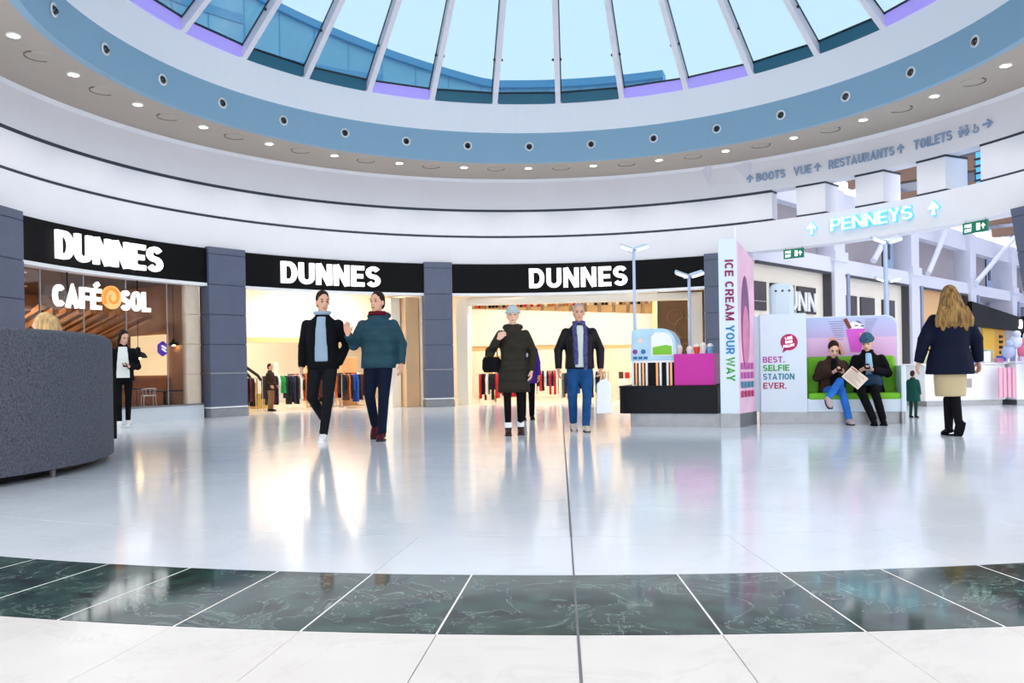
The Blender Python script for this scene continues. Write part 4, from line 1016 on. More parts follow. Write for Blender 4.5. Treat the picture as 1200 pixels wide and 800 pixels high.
bd2 = [(0.01, .93), (1.285, .8), (1.285, 1.53 - rr)] + [(1.285 - rr + rr * cos(t * pi / 16), 1.535 - rr + rr * sin(t * pi / 16)) for t in range(1, 9)] + [(0.01, 1.535)]
MB().prism(bd2, .514, .52).build('backdrop_print', pm, be)
tub = MB().prism([(.60, 1.36), (.86, 1.36), (.80, 1.02), (.66, 1.02)], .508, .514).build('tub_print', mat('pink_tub', '#dd55d2', .4), be)
MB().prism([(.62, 1.36), (.84, 1.36), (.80, 1.44), (.70, 1.47), (.64, 1.43)], .507, .514).build('cream_print', mat('cream_swirl', '#f7f3f4', .4), be)
MB().prism([(.56, 1.50), (.61, 1.52), (.68, 1.37), (.63, 1.36)], .504, .508).build('flake_print', mat('chocolate_flake', '#7c2c16', .5), be)
for (x, z) in ((.72, 1.40), (.77, 1.44), (.80, 1.39), (.74, 1.46)): MB().box(x, x + .04, .503, .507, z, z + .014).build('chocolate_print', mat('dark_choc', '#241310', .5), be)
MB().prism([(.78, 1.30), (.93, 1.26), (.95, 1.2), (.84, 1.2), (.79, 1.24)], .502, .508).build('fingers_print', mat('skin_print', '#f0a594', .5), be)
MB().prism([(.36, 1.22), (.42, 1.25), (.52, 1.14), (.58, 1.0), (.50, .98), (.42, 1.08)], .508, .514).build('hand_print', mat('skin_print', '#f0a594', .5), be)
MB().prism([(.49, 1.08), (.51, 1.06), (.53, .98), (.49, 1.0)], .504, .508).build('nail_print', mat('dark_choc', '#241310', .5), be)
for i in range(9):
    MB().box(.36 + i * .012, .56 - .0 * i, .510, .514, 1.47 - i * .033, 1.476 - i * .033).build('stripe_print', mat('slate_stripe', '#5d6484', .5), be)
    MB().box(.86, 1.03 - i * .015, .510, .514, 1.49 - i * .028, 1.496 - i * .028).build('stripe_print', mat('slate_stripe', '#5d6484', .5), be)
M_lime = mat('lime_upholstery', '#6cb80a', .55, bump=.1)
MB().box(0.02, 1.24, .36, .515, .40, .96).build('back_cushion', M_lime, be, bevel=.05)
MB().box(0.02, 1.24, 0.02, .44, .34, .44).build('seat_cushion', M_lime, be, bevel=.03)
MB().box(0, 1.30, 0.03, .52, .17, .36).build('seat_box', M_totem, be, bevel=.01)
MB().box(1.235, 1.30, .0, .60, .17, .82).build('arm_panel', M_totem, be, bevel=.015)
MB().box(0, 1.30, .08, .56, 0, .17).build('steel_plinth', M_steel, be)
MB().tube([(1.25, .03, .0), (1.25, .03, .17)], .02, 8).build('corner_post', M_steel, be)

# lamp posts with twin heads
M_post = mat('pale_blue_post', '#b8c6e2', .35, .0); M_head = mat('white_lamp_head', '#dfe8f4', .3)
def lamp_post(x, y, z0, z1, lab, s=1.0, r=.022):
    e = tag(empty('lamp_post', (x, y, z0)), lab, 'lamp post', 'slim kiosk lamp posts'); h = z1 - z0
    MB().tube([(0, 0, 0), (0, 0, h - .12)], r * s, 10).build('pole', M_post, e, True); MB().lathe([(r * 2.4 * s, 0), (r * 2.4 * s, .01), (r * 1.2 * s, .03)], 14).build('base', M_post, e)
    MB().tube([(-.08 * s, 0, h - .12), (0, 0, h - .1), (.08 * s, 0, h - .09)], .016 * s, 8).build('cross_arm', M_post, e)
    for sx, tilt in ((-1, .35), (1, -.3)):
        hm = Matrix.Translation((sx * .11 * s, -.02, h - .07)) @ Matrix.Rotation(tilt, 4, 'Y') @ Matrix.Rotation(.35, 4, 'X')
        q = MB().box(-.1 * s, .1 * s, -.07 * s, .07 * s, -.02 * s, .025 * s, hm).build('lamp_head', M_head, e, bevel=.008)
        MB().box(-.08 * s, .08 * s, -.075 * s, -.06 * s, -.016 * s, .016 * s, hm).build('lens', mat('lamp_lens', '#ffffff', .3, emit='#ffffff', es=1.0), q)
    return e
lamp_post(1.80, 12.05, .585, 2.66, 'tall lamp post rising behind the freezer, left of the kiosk')
lamp_post(2.62, 12.15, .585, 2.27, 'shorter lamp post behind the magenta box')
lamp_post(6.12, 13.5, 0.0, 2.92, 'tall lamp post behind the bench backdrop', 1.15, .03)
lamp_post(6.45, 14.2, 0.0, 2.35, 'lower lamp post just right of the tall one behind the bench', 1.0, .035)

# ================================================================== curved grey booth on the left
M_felt = mat('dark_grey_felt', '#4a4d59', 0.95, var=0.45, vscale=55, bump=.6, bscale=70)
bo_ = tag(empty('curved_booth', (-6.9, 7.4, 0)), 'curved dark grey felt booth in the left foreground', 'booth seat')
c0 = (0, 0)
MB().ring([(2.74, .10), (3.0, .075), (3.0, 1.19), (2.98, 1.24), (2.93, 1.27), (2.80, 1.27), (2.75, 1.24), (2.74, 1.19)], 20, 195, 120, c=c0).build('shell', M_felt, bo_, True)
MB().ring(rect(2.0, 2.74, .12, .44), 22, 193, 60, c=c0).build('seat', M_felt, bo_)
MB().ring(rect(2.1, 2.86, .02, .10), 22, 193, 60, c=c0).build('base', M_black, bo_)
for a in (30, 60, 95, 112, 130, 150, 175):
    MB().lathe([(.025, 0), (.025, .06), (.012, .085)], 10, Matrix.Translation((2.93 * sin(R_(a)), 2.93 * cos(R_(a)), 0))).build('foot', mat('grey_foot', '#55555a', .4), bo_)
MB().ring(rect(3.002, 3.03, .2, .95), 56, 64, 6, c=c0).build('end_panel', M_black, bo_)

# ================================================================== people
def remesh(mb, vox, name, sm=4):
    me = mb.mesh('tmp'); ob = bpy.data.objects.new('tmp', me); COL.objects.link(ob)
    r = ob.modifiers.new('r', 'REMESH'); r.mode = 'VOXEL'; r.voxel_size = vox
    s = ob.modifiers.new('s', 'SMOOTH'); s.factor = 0.5; s.iterations = sm
    dg = bpy.context.evaluated_depsgraph_get(); out = bpy.data.meshes.new_from_object(ob.evaluated_get(dg))
    bpy.data.objects.remove(ob); bpy.data.meshes.remove(me)
    V = [v.co.copy() for v in out.vertices]; F = [tuple(p.vertices) for p in out.polygons]; bpy.data.meshes.remove(out)
    return V, F
def solid(name, parts, m, parent):
    mb = MB()
    for V, F in parts: mb.add(V, F)
    me = bpy.data.meshes.new(name); me.from_pydata([tuple(v) for v in mb.v], [], mb.f)
    for p in me.polygons: p.use_smooth = True
    me.materials.append(m); o = bpy.data.objects.new(name, me); COL.objects.link(o); o.parent = parent
    return o
SKIN = mat('skin_light', '#d9a58a', 0.55, spec=.3); SKIN2 = mat('skin_pale', '#e3b49c', 0.55, spec=.3)
M_eyeb = mat('eye_dark', '#1b1512', .3); M_lip = mat('lip', '#a8594e', .5)
def cloth(n, c, r=.85, **k): k.setdefault('spec', .12); return mat('wear_' + n, c, r, **k)

def quilt(n, c, pitch=14.0):
    if 'quilt_' + n in _mats: return _mats['quilt_' + n]
    m = mat('quilt_' + n, c, .7, var=.12, vscale=10, spec=.2); nt = m.node_tree; b = nt.nodes['Principled BSDF']
    tc = nt.nodes.new('ShaderNodeTexCoord'); w = nt.nodes.new('ShaderNodeTexWave'); w.bands_direction = 'Z'; w.inputs['Scale'].default_value = pitch / 6.28; w.inputs['Distortion'].default_value = .6
    bp = nt.nodes.new('ShaderNodeBump'); bp.inputs['Strength'].default_value = .7; bp.inputs['Distance'].default_value = .03
    nt.links.new(tc.outputs['Object'], w.inputs['Vector']); nt.links.new(w.outputs['Fac'], bp.inputs['Height']); nt.links.new(bp.outputs['Normal'], b.inputs['Normal'])
    return m

def hand(w, d, nrm, side, curl):
    """palm, four fingers, thumb. w wrist, d pointing direction, nrm palm normal (curl side), side +1/-1 thumb side"""
    w, d, nrm = Vector(w), Vector(d).normalized(), Vector(nrm); nrm = (nrm - d * nrm.dot(d)).normalized(); u = d.cross(nrm) * side
    mb = MB(); R = Matrix((u, nrm, d)).transposed()
    mb.ell(w + d * .05, .041, .017, .058, 12, 8, R)
    mb.tube([w - d * .03, w + d * .02], [.028, .027], 8)
    for k, (off, ln) in enumerate(((.031, .066), (.011, .076), (-.010, .071), (-.030, .055))):
        p = w + d * (.088 - .004 * abs(k - 1)) + u * off; pts = [p - d * .02, p]; dr = d
        for s, f in enumerate((.42, .33, .25)):
            dr = (Matrix.Rotation(-curl * (.9 if s else .6), 3, u * side * 1.0) @ dr) if False else (dr * cos(curl * .8) + nrm * sin(curl * .8)).normalized() if s == 0 else (Matrix.Rotation(0, 3, u) @ (dr + nrm * curl * .8 - d * curl * .25)).normalized()
            p = p + dr * ln * f; pts.append(p)
        mb.tube(pts, [.011, .0105, .010, .0095, .008], 7)
    p = w + d * .028 + u * .026; t1 = (d * .65 + u * .75 + nrm * .25).normalized(); t2 = (d * .95 + u * .15 + nrm * (.2 + curl * .5)).normalized()
    mb.tube([p - t1 * .015, p + t1 * .035, p + t1 * .035 + t2 * .028, p + t1 * .035 + t2 * .05], [.014, .0125, .0105, .008], 7)
    return remesh(mb, .0055, 'hand', 2)

STAND = dict(pel=(0, 0, .95), neck=(0, .005, 1.47),
    shL=(-.175, 0, 1.41), elL=(-.235, .03, 1.13), wrL=(-.24, -.04, .88), shR=(.175, 0, 1.41), elR=(.235, .03, 1.13), wrR=(.24, -.04, .88),
    hipL=(-.085, 0, .92), knL=(-.095, -.02, .5), anL=(-.10, .02, .085), hipR=(.085, 0, .92), knR=(.095, -.02, .5), anR=(.10, .02, .085))

def person(loc, rz, H, label, J=None, skin=SKIN, head=(0, 0), hair=None, top=None, shirt=None, legs=None, shoes=None, skirt=None, hands=None, female=False, feet=(0, 0), beard=False, bootz=None, hat=None):
    j = dict(STAND); j.update(J or {}); j = {k: Vector(v) for k, v in j.items()}
    e = tag(empty('person', loc, rz), label, 'person'); s = H / 1.75; e.scale = (s, s, s)
    P, N = j['pel'], j['neck']
    def cen(z):
        f = (z - .95) / .52
        return P + (N - P) * f if f >= 0 else P + Vector((0, 0, f * .52))
    def torso(mb, secs):
        mb.loft([(cen(z).x, cen(z).y + dy, cen(z).z, rx, ry) for (z, rx, ry, dy) in secs])
    wq = .92 if female else 1.0
    # ---- body: one skin mesh
    core = MB(); torso(core, [(.86, .14 * wq, .09, 0), (1.0, .14 * wq, .09, 0), (1.2, .15 * wq, .095, 0), (1.33, .14 * wq, .08, 0), (1.41, .07, .06, .005), (1.47, .055, .055, .01)])
    for a in 'LR':
        sq = j['sh' + a] + Vector((0, 0, -.06)); sq.x *= .82
        core.tube([sq, j['el' + a], j['wr' + a]], [.05, .04, .028], 10)
        core.tube([j['hip' + a], j['kn' + a], j['an' + a]], [.075, .05, .036], 10)
        core.ell(sq, .05, .05, .05); core.ell(j['el' + a], .04, .04, .04); core.ell(j['kn' + a], .052, .052, .052)
    parts = [remesh(core, .018, 'body')]
    Hm = Matrix.Translation(N + Vector((0, 0, .04))) @ Matrix.Rotation(head[0], 4, 'Z') @ Matrix.Rotation(head[1], 4, 'X') @ Matrix.Translation((0, -.005, -1.51))
    R3 = Hm.to_3x3()
    def hp(x, y, z): return Hm @ Vector((x, y, z))
    hd = MB(); hd.ell(hp(0, .002, 1.655), .075, .094, .105, 16, 11, R3); hd.ell(hp(0, -.03, 1.588), .057, .062, .082, 14, 9, R3); hd.ell(hp(0, -.062, 1.535), .03, .025, .022, 10, 7, R3)
    hd.tube([hp(0, -.084, 1.655), hp(0, -.104, 1.612), hp(0, -.092, 1.598)], [.009, .015, .013], 8)
    hd.ell(hp(0, -.086, 1.665), .055, .012, .012, 10, 6, R3)
    for sx in (-1, 1): hd.ell(hp(sx * .077, .008, 1.625), .010, .02, .032, 8, 6, R3)
    hd.tube([N + Vector((0, .0, -.04)), hp(0, .005, 1.53), hp(0, 0, 1.6)], [.056, .053, .05], 12)
    parts.append(remesh(hd, .009, 'head', 2))
    hands = hands or {}
    for a, sd in (('L', 1), ('R', -1)):
        hh = hands.get(a, {})
        if hh.get('hide'): continue
        d = Vector(hh.get('d', (j['wr' + a] - j['el' + a]))); n_ = Vector(hh.get('n', (sd, .2, 0)))
        # thumb towards -Y (front) for a hanging hand
        u = d.normalized().cross((n_ - d.normalized() * n_.dot(d.normalized())).normalized()); th = Vector(hh.get('t', (0, -1, 0)))
        parts.append(hand(j['wr' + a], d, n_, 1 if u.dot(th) > 0 else -1, hh.get('c', .45)))
    solid('body', parts, skin, e)
    for sx in (-1, 1):
        o = MB().ell(hp(sx * .031, -.086, 1.642), .013, .009, .008, 10, 7, R3).build('eye', M_eyeb, e, True)
        MB().ell(hp(sx * .033, -.092, 1.668), .02, .006, .005, 8, 6, R3).build('eyebrow', (hair[0] if hair else M_eyeb), e, True)
    MB().ell(hp(0, -.089, 1.565), .024, .008, .007, 10, 6, R3).build('mouth', M_lip, e, True)
    # ---- hair
    if hair:
        hb = MB(); hb.ell(hp(0, .016, 1.672), .083, .096, .104, 16, 10, R3); hb.ell(hp(0, .05, 1.63), .076, .062, .09, 12, 8, R3)
        st = hair[1]
        def hl(secs): k_ = len(hb.v); hb.loft(secs); hb.v[k_:] = [tuple(hp(*v)) for v in hb.v[k_:]]
        if st == 'short':
            V, F = remesh(hb, .011, 'h', 1)
        elif st == 'cap': V, F = remesh(hb, .011, 'h', 1)
        elif st in ('long', 'longback', 'pony', 'bob'):
            if st == 'long':
                for sx in (-1, 1): hb.tube([hp(sx * .07, .0, 1.66), hp(sx * .088, .02, 1.58), hp(sx * .09, .02, 1.48), hp(sx * .085, -.01, 1.38)], [.03, .034, .036, .02], 10)
                hb.tube([hp(0, .07, 1.66), hp(0, .08, 1.5), hp(0, .085, 1.36)], [.07, .075, .05], 12)
            elif st == 'longback':
                hl([(0, .10, 1.27, .19, .05), (0, .115, 1.34, .20, .075), (0, .10, 1.45, .175, .085), (0, .06, 1.56, .13, .095), (0, .03, 1.66, .10, .10), (0, .02, 1.75, .06, .06)])
                for k in range(7):
                    x = -.18 + .06 * k; hb.tube([hp(x * .7, .12, 1.5), hp(x, .15, 1.36), hp(x * 1.08, .14, 1.24 + (.03, -.02, .01, -.035, 0, -.015, .03)[k])], [.04, .042, .02], 8)
            elif st == 'bob':
                hl([(0, .04, 1.47, .09, .07), (0, .035, 1.52, .102, .09), (0, .03, 1.60, .104, .10), (0, .02, 1.70, .09, .10), (0, .02, 1.755, .05, .055)])
            else:
                hb.ell(hp(0, .11, 1.72), .035, .035, .035); hb.tube([hp(0, .11, 1.72), hp(.02, .15, 1.62), hp(.03, .13, 1.45)], [.03, .04, .015], 8)
                hb.tube([hp(-.06, -.02, 1.68), hp(-.085, -.0, 1.58), hp(-.08, -.02, 1.44)], [.025, .026, .012], 8)
            V, F = remesh(hb, .012, 'h', 2)
        # keep the face clear: drop faces in front of the forehead line
        Hi = Hm.inverted(); keep = []
        for f in F:
            c = sum((V[i] for i in f), Vector()) / len(f); l = Hi @ c
            if l.y < -.045 and l.z < 1.70 and st != 'longback' and abs(l.x) < .072: continue
            keep.append(f)
        solid('hair', [(V, keep)], hair[0], e)
    if hat:
        hb = MB(); hb.ell(hp(0, .008, 1.69), .092, .108, .098, 16, 10, R3); V, F = remesh(hb, .011, 'hat', 1); Hi = Hm.inverted()
        solid('knitted_hat', [(V, [f for f in F if (Hi @ (sum((V[i] for i in f), Vector()) / len(f))).z > 1.668])], hat, e)
        MB().tube([hp(.092 * cos(t * pi / 10), .008 + .108 * sin(t * pi / 10), 1.678) for t in range(21)], .016, 7).build('hat_band', hat, e, True)
    # ---- top
    if top:
        m, hem, bulk, sl = top['m'], top.get('hem', .86), top.get('bulk', 1.0), top.get('sl', 1.0)
        t = MB(); b = bulk; secs = []
        if hem < .8: secs += [(hem, .215 * b, .15 * b, 0), (hem + .05, .21 * b, .148 * b, 0), (.88, .2 * b, .14 * b, 0)]
        else: secs += [(hem, .188 * b * wq, .128 * b, 0), (hem + .04, .186 * b * wq, .128 * b, 0)]
        secs += [(1.05, .178 * b * wq, .122 * b, 0), (1.25, .192 * b * wq, .132 * b, 0), (1.33, .19 * b * wq, .12 * b, .0), (1.40, .165 * wq, .10, .0), (1.44, .125 * wq, .082, .005), (1.475, .085, .07, .01)]
        if top.get('collar', True): secs += [(1.505, .082, .076, .01), (1.515, .076, .07, .01)]
        torso(t, secs)
        for a in 'LR':
            d = (j['wr' + a] - j['el' + a]).normalized()
            sj = j['sh' + a] + Vector((0, 0, -.035)); sj.x *= .97
            t.tube([sj, (sj + j['el' + a]) / 2, j['el' + a], (j['el' + a] + j['wr' + a]) / 2, j['wr' + a] + d * .005], [.066, .062 * sl, .058 * sl, .052 * sl, .043 * sl], 12)
            t.ell(sj, .066, .066, .066); t.ell(j['el' + a], .061 * sl, .061 * sl, .061 * sl)
        if top.get('hood'):
            t.tube([(N.x + .12 * cos(q * pi / 8), N.y + .05 + .07 * sin(q * pi / 8), N.z + .0 + .02 * sin(q * pi / 8)) for q in range(9)], [.03, .04, .045, .05, .052, .05, .045, .04, .03], 8)
        solid(top.get('name', 'jacket'), [remesh(t, .014, 'top', 3)], m, e)
        if top.get('lining'):
            MB().tube([(N.x + .085 * cos(q * pi / 8 + pi), N.y - .02 - .05 * sin(q * pi / 8), N.z + .035) for q in range(-5, 14)], .026, 8).build('collar', top['lining'], e, True)
    if shirt:
        t = MB(); b = (top or {}).get('bulk', 1.0); w = shirt.get('w', .075)
        secs = [(z, w * k, .02, -(ry * b) - .004) for (z, ry, k) in ((shirt.get('z0', .9), .118, 1.15), (1.05, .116, 1.1), (1.25, .126, .95), (1.36, .108, .85), (1.42, .084, .8), (1.46, .066, .75))]
        torso(t, secs); solid(shirt.get('name', 'shirt'), [remesh(t, .012, 'shirt', 2)], shirt['m'], e)
    if shirt and shirt.get('scarf'):
        for sx in (-1, 1):
            MB().tube([cen(z) + Vector((sx * x, -y, 0)) for (x, y, z) in ((.05, .05, 1.50), (.075, .10, 1.42), (.07, .145, 1.28), (.065, .15, 1.05), (.065, .15, .84 if sx > 0 else .92))], [.03, .032, .034, .036, .03], 8, flat=.5).build('scarf_end', shirt['scarf'], e, True)
        MB().tube([(N.x + .07 * cos(q * pi / 8), N.y + .01 + .07 * sin(q * pi / 8), N.z + .03) for q in range(17)], .025, 8).build('scarf_loop', shirt['scarf'], e, True)
    # ---- trousers
    if legs:
        t = MB(); r = legs.get('r', 1.0)
        t.loft([(P.x, P.y, P.z - .13, .13 * wq, .10), (P.x, P.y, P.z - .06, .165 * wq, .118), (P.x, P.y, P.z + .03, .165 * wq, .112), (P.x, P.y, P.z + .1, .15 * wq, .105)])
        for a in 'LR':
            d = (j['an' + a] - j['kn' + a]).normalized()
            t.tube([j['hip' + a], (j['hip' + a] + j['kn' + a]) / 2, j['kn' + a], (j['kn' + a] + j['an' + a]) / 2, j['an' + a] - d * legs.get('crop', -.01)], [.095 * r, .084 * r, .066 * r, .06 * r, .052 * r], 12)
            t.ell(j['hip' + a], .095 * r, .095 * r, .095 * r); t.ell(j['kn' + a], .067 * r, .067 * r, .067 * r)
        solid('trousers', [remesh(t, .014, 'tr', 3)], legs['m'], e)
        if legs.get('stripe'):
            MB().tube([j['hipR'] + Vector((.105, 0, -.12)), j['knR'] + Vector((.072, 0, 0)), j['anR'] + Vector((.058, 0, .06))], .008, 6).build('side_stripe', legs['stripe'], e, True)
        if legs.get('cuff'):
            for a in 'LR': MB().tube([j['an' + a] + Vector((0, 0, .09)), j['an' + a] + Vector((0, 0, .02))], [.052, .05], 12).build('sock_cuff', legs['cuff'], e, True)
    if skirt:
        t = MB(); t.loft([(0, 0, skirt['z0'], .165, .13), (0, 0, (skirt['z0'] + .9) / 2, .18, .13), (0, 0, .92, .17, .12), (0, 0, .98, .15, .11)]); solid('skirt', [remesh(t, .016, 'sk', 3)], skirt['m'], e)
    # ---- shoes
    if shoes:
        for k, a in enumerate('LR'):
            an = j['an' + a]; pit = feet[k]; F_ = Matrix.Translation(an) @ Matrix.Rotation(j.get('yaw' + a, Vector((0, 0, 0))).z, 4, 'Z') @ Matrix.Rotation(pit, 4, 'X')
            t = MB(); rr_ = [(.055, -.035, .036), (.03, -.028, .044), (-.03, -.03, .044), (-.10, -.045, .045), (-.155, -.052, .038), (-.185, -.056, .02)]
            secs = []
            for (y, z, r_) in rr_: secs.append((F_ @ Vector((0, y, z)), r_))
            t.tube([p for p, _ in secs], [r_ for _, r_ in secs], 12, flat=.72)
            up = bootz if bootz else .045
            top_ = an + (j['kn' + a] - an).normalized() * up
            t.tube([F_ @ Vector((0, .01, -.04)), an, top_], [.042, .045, .062 if bootz else .046], 12)
            solid('boot' if bootz else 'shoe', [remesh(t, .01, 'shoe', 2)], shoes, e)
            MB().prism([(x, y) for x, y in ((-.035, .07), (.035, .07), (.047, -.02), (.05, -.11), (.032, -.19), (-.032, -.19), (-.05, -.11), (-.047, -.02))], -.085, -.068, F_, axes='xy').build('sole', shoes if bootz else M_white if shoes.name.endswith('white') else mat('dark_sole', '#2b2624', .7), e)
    return e, s
def L2W(e, s, v): return Matrix.Translation(e.location) @ Matrix.Rotation(e.rotation_euler.z, 4, 'Z') @ Vector((v[0] * s, v[1] * s, v[2] * s))

W_black = cloth('black', '#0d0d12'); W_dk = cloth('charcoal', '#17181d'); W_white = cloth('white', '#eceef0', .6); W_navy = cloth('navy', '#10182c')
H_dark = cloth('dark_hair', '#2a1c14', .6); H_brown = cloth('brown_hair', '#3b2617', .6); H_blond = cloth('blond_hair', '#c0a070', .5, var=.45, vscale=1.0, streak=(45, 45, 5)); H_ash = cloth('ash_hair', '#7c6038', .5, var=.7, vscale=1.0, streak=(45, 45, 5)); H_grey = cloth('grey_hair', '#a39c98', .6)

# walking man in open black jacket
person((-2.38, 10.44, 0), .05, 1.87, 'walking man in open black jacket, pale blue hoodie and white shoes',
    dict(shL=(-.19, 0, 1.40), shR=(.19, 0, 1.40), elL=(-.24, .04, 1.12), wrL=(-.25, -.02, .87), elR=(.265, .09, 1.13), wrR=(.19, -.03, .90),
         hipL=(-.085, 0, .92), knL=(-.135, -.03, .51), anL=(-.07, .34, .25), hipR=(.085, 0, .92), knR=(.065, -.10, .50), anR=(.01, -.12, .085)),
    hair=(H_dark, 'short'), head=(.45, .12), top=dict(m=W_black, hem=.84, bulk=1.0, sl=1.0, lining=cloth('pale_blue', '#93a6ba')), shirt=dict(m=cloth('pale_blue', '#93a6ba'), w=.07, z0=.93, name='hoodie'),
    legs=dict(m=W_dk, r=.98), shoes=W_white, hands=dict(R=dict(hide=True)), feet=(.9, 0))
# walking man in teal puffer jacket
person((-1.68, 10.42, 0), -.05, 1.85, 'walking man in teal quilted jacket with one hand raised',
    dict(shL=(-.19, 0, 1.40), shR=(.19, 0, 1.40), elL=(-.285, -.04, 1.13), wrL=(-.31, -.20, 1.25), elR=(.275, .05, 1.13), wrR=(.275, -.01, .90),
         knL=(-.10, -.05, .52), anL=(-.09, .16, .17), knR=(.075, -.10, .50), anR=(.055, -.12, .085)),
    hair=(H_dark, 'short'), head=(-.35, 0), top=dict(m=quilt('teal', '#22424f'), hem=.85, bulk=1.12, sl=1.12, lining=cloth('maroon_hood', '#5c1422'), hood=True),
    legs=dict(m=W_navy, r=1.0, stripe=W_white), shoes=cloth('maroon_shoe', '#45131f', .5), hands=dict(L=dict(d=(-.05, -.1, .6), n=(.3, -.9, 0), t=(1, 0, 0), c=.3)), feet=(.6, 0))
# woman in long dark coat
cC, sC = person((0.02, 10.86, 0), 0, 1.67, 'woman in long dark quilted coat and pale knitted hat carrying a black handbag',
    dict(elL=(-.32, .0, 1.12), wrL=(-.20, -.17, 1.31), elR=(.27, .03, 1.13), wrR=(.245, -.05, .87), knL=(-.09, -.08, .5), anL=(-.085, -.10, .085), knR=(.085, -.03, .5), anR=(.085, .02, .085)),
    skin=SKIN2, female=True, hair=(H_grey, 'cap'), hat=cloth('pale_grey_hat', '#aebcc0'), top=dict(m=quilt('olive', '#2a261e'), hem=.58, bulk=1.06, sl=1.12, hood=True, name='coat'),
    legs=dict(m=W_black, r=.82, cuff=W_white, crop=.06), shoes=cloth('brown_boot', '#3b2320', .6), hands=dict(L=dict(d=(.5, -.2, .5), n=(.3, .8, 0), t=(0, 0, 1), c=.9)))
hb = tag(empty('handbag', L2W(cC, sC, (-.30, -.03, .86))), 'black handbag hanging under the elbow of the long dark coat', 'handbag')
MB().loft([(0, 0, 0, .10, .05), (0, 0, .05, .125, .06), (0, 0, .16, .12, .05), (0, 0, .2, .1, .035)]).build('bag_body', W_black, hb, True)
MB().tube([(-.08, 0, .18), (-.07, 0, .3), (0, 0, .36), (.07, 0, .3), (.08, 0, .18)], .008, 6).build('strap', W_black, hb, True)
# person in purple behind
person((0.24, 13.9, 0), .1, 1.48, 'person in purple coat mostly hidden behind the long dark coat', dict(knL=(-.08, -.08, .5), anL=(-.08, -.06, .085)),
    female=True, hair=(H_dark, 'bob'), top=dict(m=cloth('purple', '#4b2a86'), hem=.72, bulk=1.05), shirt=dict(m=cloth('spotted', '#d8d2ea', var=.6, vscale=25), w=.06, z0=.8, name='scarf'), legs=dict(m=W_black), shoes=W_black)
# man with white bag
cE, sE = person((0.92, 11.25, 0), .03, 1.72, 'older man in black leather jacket, striped scarf and blue jeans',
    dict(shL=(-.19, 0, 1.40), shR=(.19, 0, 1.40), elL=(-.29, .04, 1.12), wrL=(-.295, -.02, .87), elR=(.295, .04, 1.12), wrR=(.285, -.03, .86), knL=(-.11, -.04, .5), anL=(-.09, .10, .12), knR=(.085, -.10, .5), anR=(.06, -.12, .085)),
    hair=(H_grey, 'short'), top=dict(m=cloth('leather', '#16151a', .35), hem=.86, bulk=1.1, sl=1.08), shirt=dict(m=cloth('pale_shirt', '#c9cfc9'), w=.07, z0=.88, scarf=cloth('striped_scarf', '#4a4a78', var=.5, vscale=18)),
    legs=dict(m=cloth('jeans', '#1d4a7c', var=.2, vscale=8), r=1.04), shoes=cloth('stone_shoe', '#c8bfb0', .6), hands=dict(R=dict(c=1.1)), feet=(.35, 0))
wb = tag(empty('carrier_bag', L2W(cE, sE, (.33, -.03, .24))), 'white paper carrier bag held by the man in the leather jacket', 'bag')
MB().prism([(-.12, 0), (.10, 0), (.085, .40), (.03, .47), (-.05, .45), (-.10, .40)], -.04, .04).build('bag_body', cloth('bag_white', '#e9ecf0', .5), wb, bevel=.01)
MB().tube([(-.06, 0, .42), (-.03, 0, .53), (.0, 0, .54), (.03, 0, .44)], .006, 6).build('handle', W_white, wb)
# woman with phone by the café
cF, sF = person((-6.42, 13.66, 0), .45, 1.60, 'young woman in black jacket and white top looking at a phone by the café',
    dict(elL=(-.22, .05, 1.13), wrL=(-.2, -.02, .9), elR=(.24, .0, 1.10), wrR=(.10, -.24, 1.10), knL=(-.08, -.06, .5), anL=(-.07, -.10, .085), knR=(.08, 0, .5), anR=(.07, .1, .10)),
    skin=SKIN2, female=True, hair=(H_dark, 'pony'), head=(.45, .35), top=dict(m=W_black, hem=.84, bulk=1.08, sl=1.12), shirt=dict(m=cloth('white_top', '#e6eae8'), w=.10, z0=.90, name='white_top'),
    legs=dict(m=W_black, r=.84), shoes=W_white, hands=dict(R=dict(d=(-.6, -.5, .1), n=(0, 0, 1), t=(0, -1, 0), c=.6)))
ph = tag(MB().box(-.035, .035, -.07, .07, 0, .009).build('phone', M_black, bevel=.004), 'black phone held by the woman beside the café', 'phone'); ph.location = L2W(cF, sF, (.03, -.30, 1.125)); ph.rotation_euler = (.5, 0, .6)
# woman seen from behind
person((5.10, 9.64, 0), pi - .1, 1.73, 'woman seen from behind with long hair, navy coat and beige skirt',
    dict(shL=(-.18, 0, 1.40), shR=(.18, 0, 1.40), elL=(-.29, .02, 1.13), wrL=(-.335, -.03, .87), elR=(.29, .02, 1.13), wrR=(.34, -.03, .87), hipL=(-.06, 0, .92), hipR=(.06, 0, .92), knL=(-.03, .04, .5), anL=(-.02, .16, .16), knR=(.02, .0, .5), anR=(.025, .0, .085)),
    female=True, hair=(H_ash, 'longback'), top=dict(m=cloth('navy_coat', '#0b1126', .75), hem=.72, bulk=1.26, sl=1.3, name='coat'), skirt=dict(m=cloth('beige_skirt', '#b3a482'), z0=.46), legs=dict(m=W_black, r=.8), shoes=W_black, bootz=.36, feet=(.9, .1))
# small shopper in the middle shop
person((-5.42, 18.55, 0), 1.35, 1.06, 'small shopper in brown jacket and tan trousers standing among the clothes rails', dict(wrL=(-.2, -.12, .95), wrR=(.2, -.15, .95)),
    hair=(H_dark, 'short'), top=dict(m=cloth('dk_brown', '#3a2a22'), hem=.78, bulk=1.15), legs=dict(m=cloth('tan_tr', '#8d6a4c')), shoes=W_black)
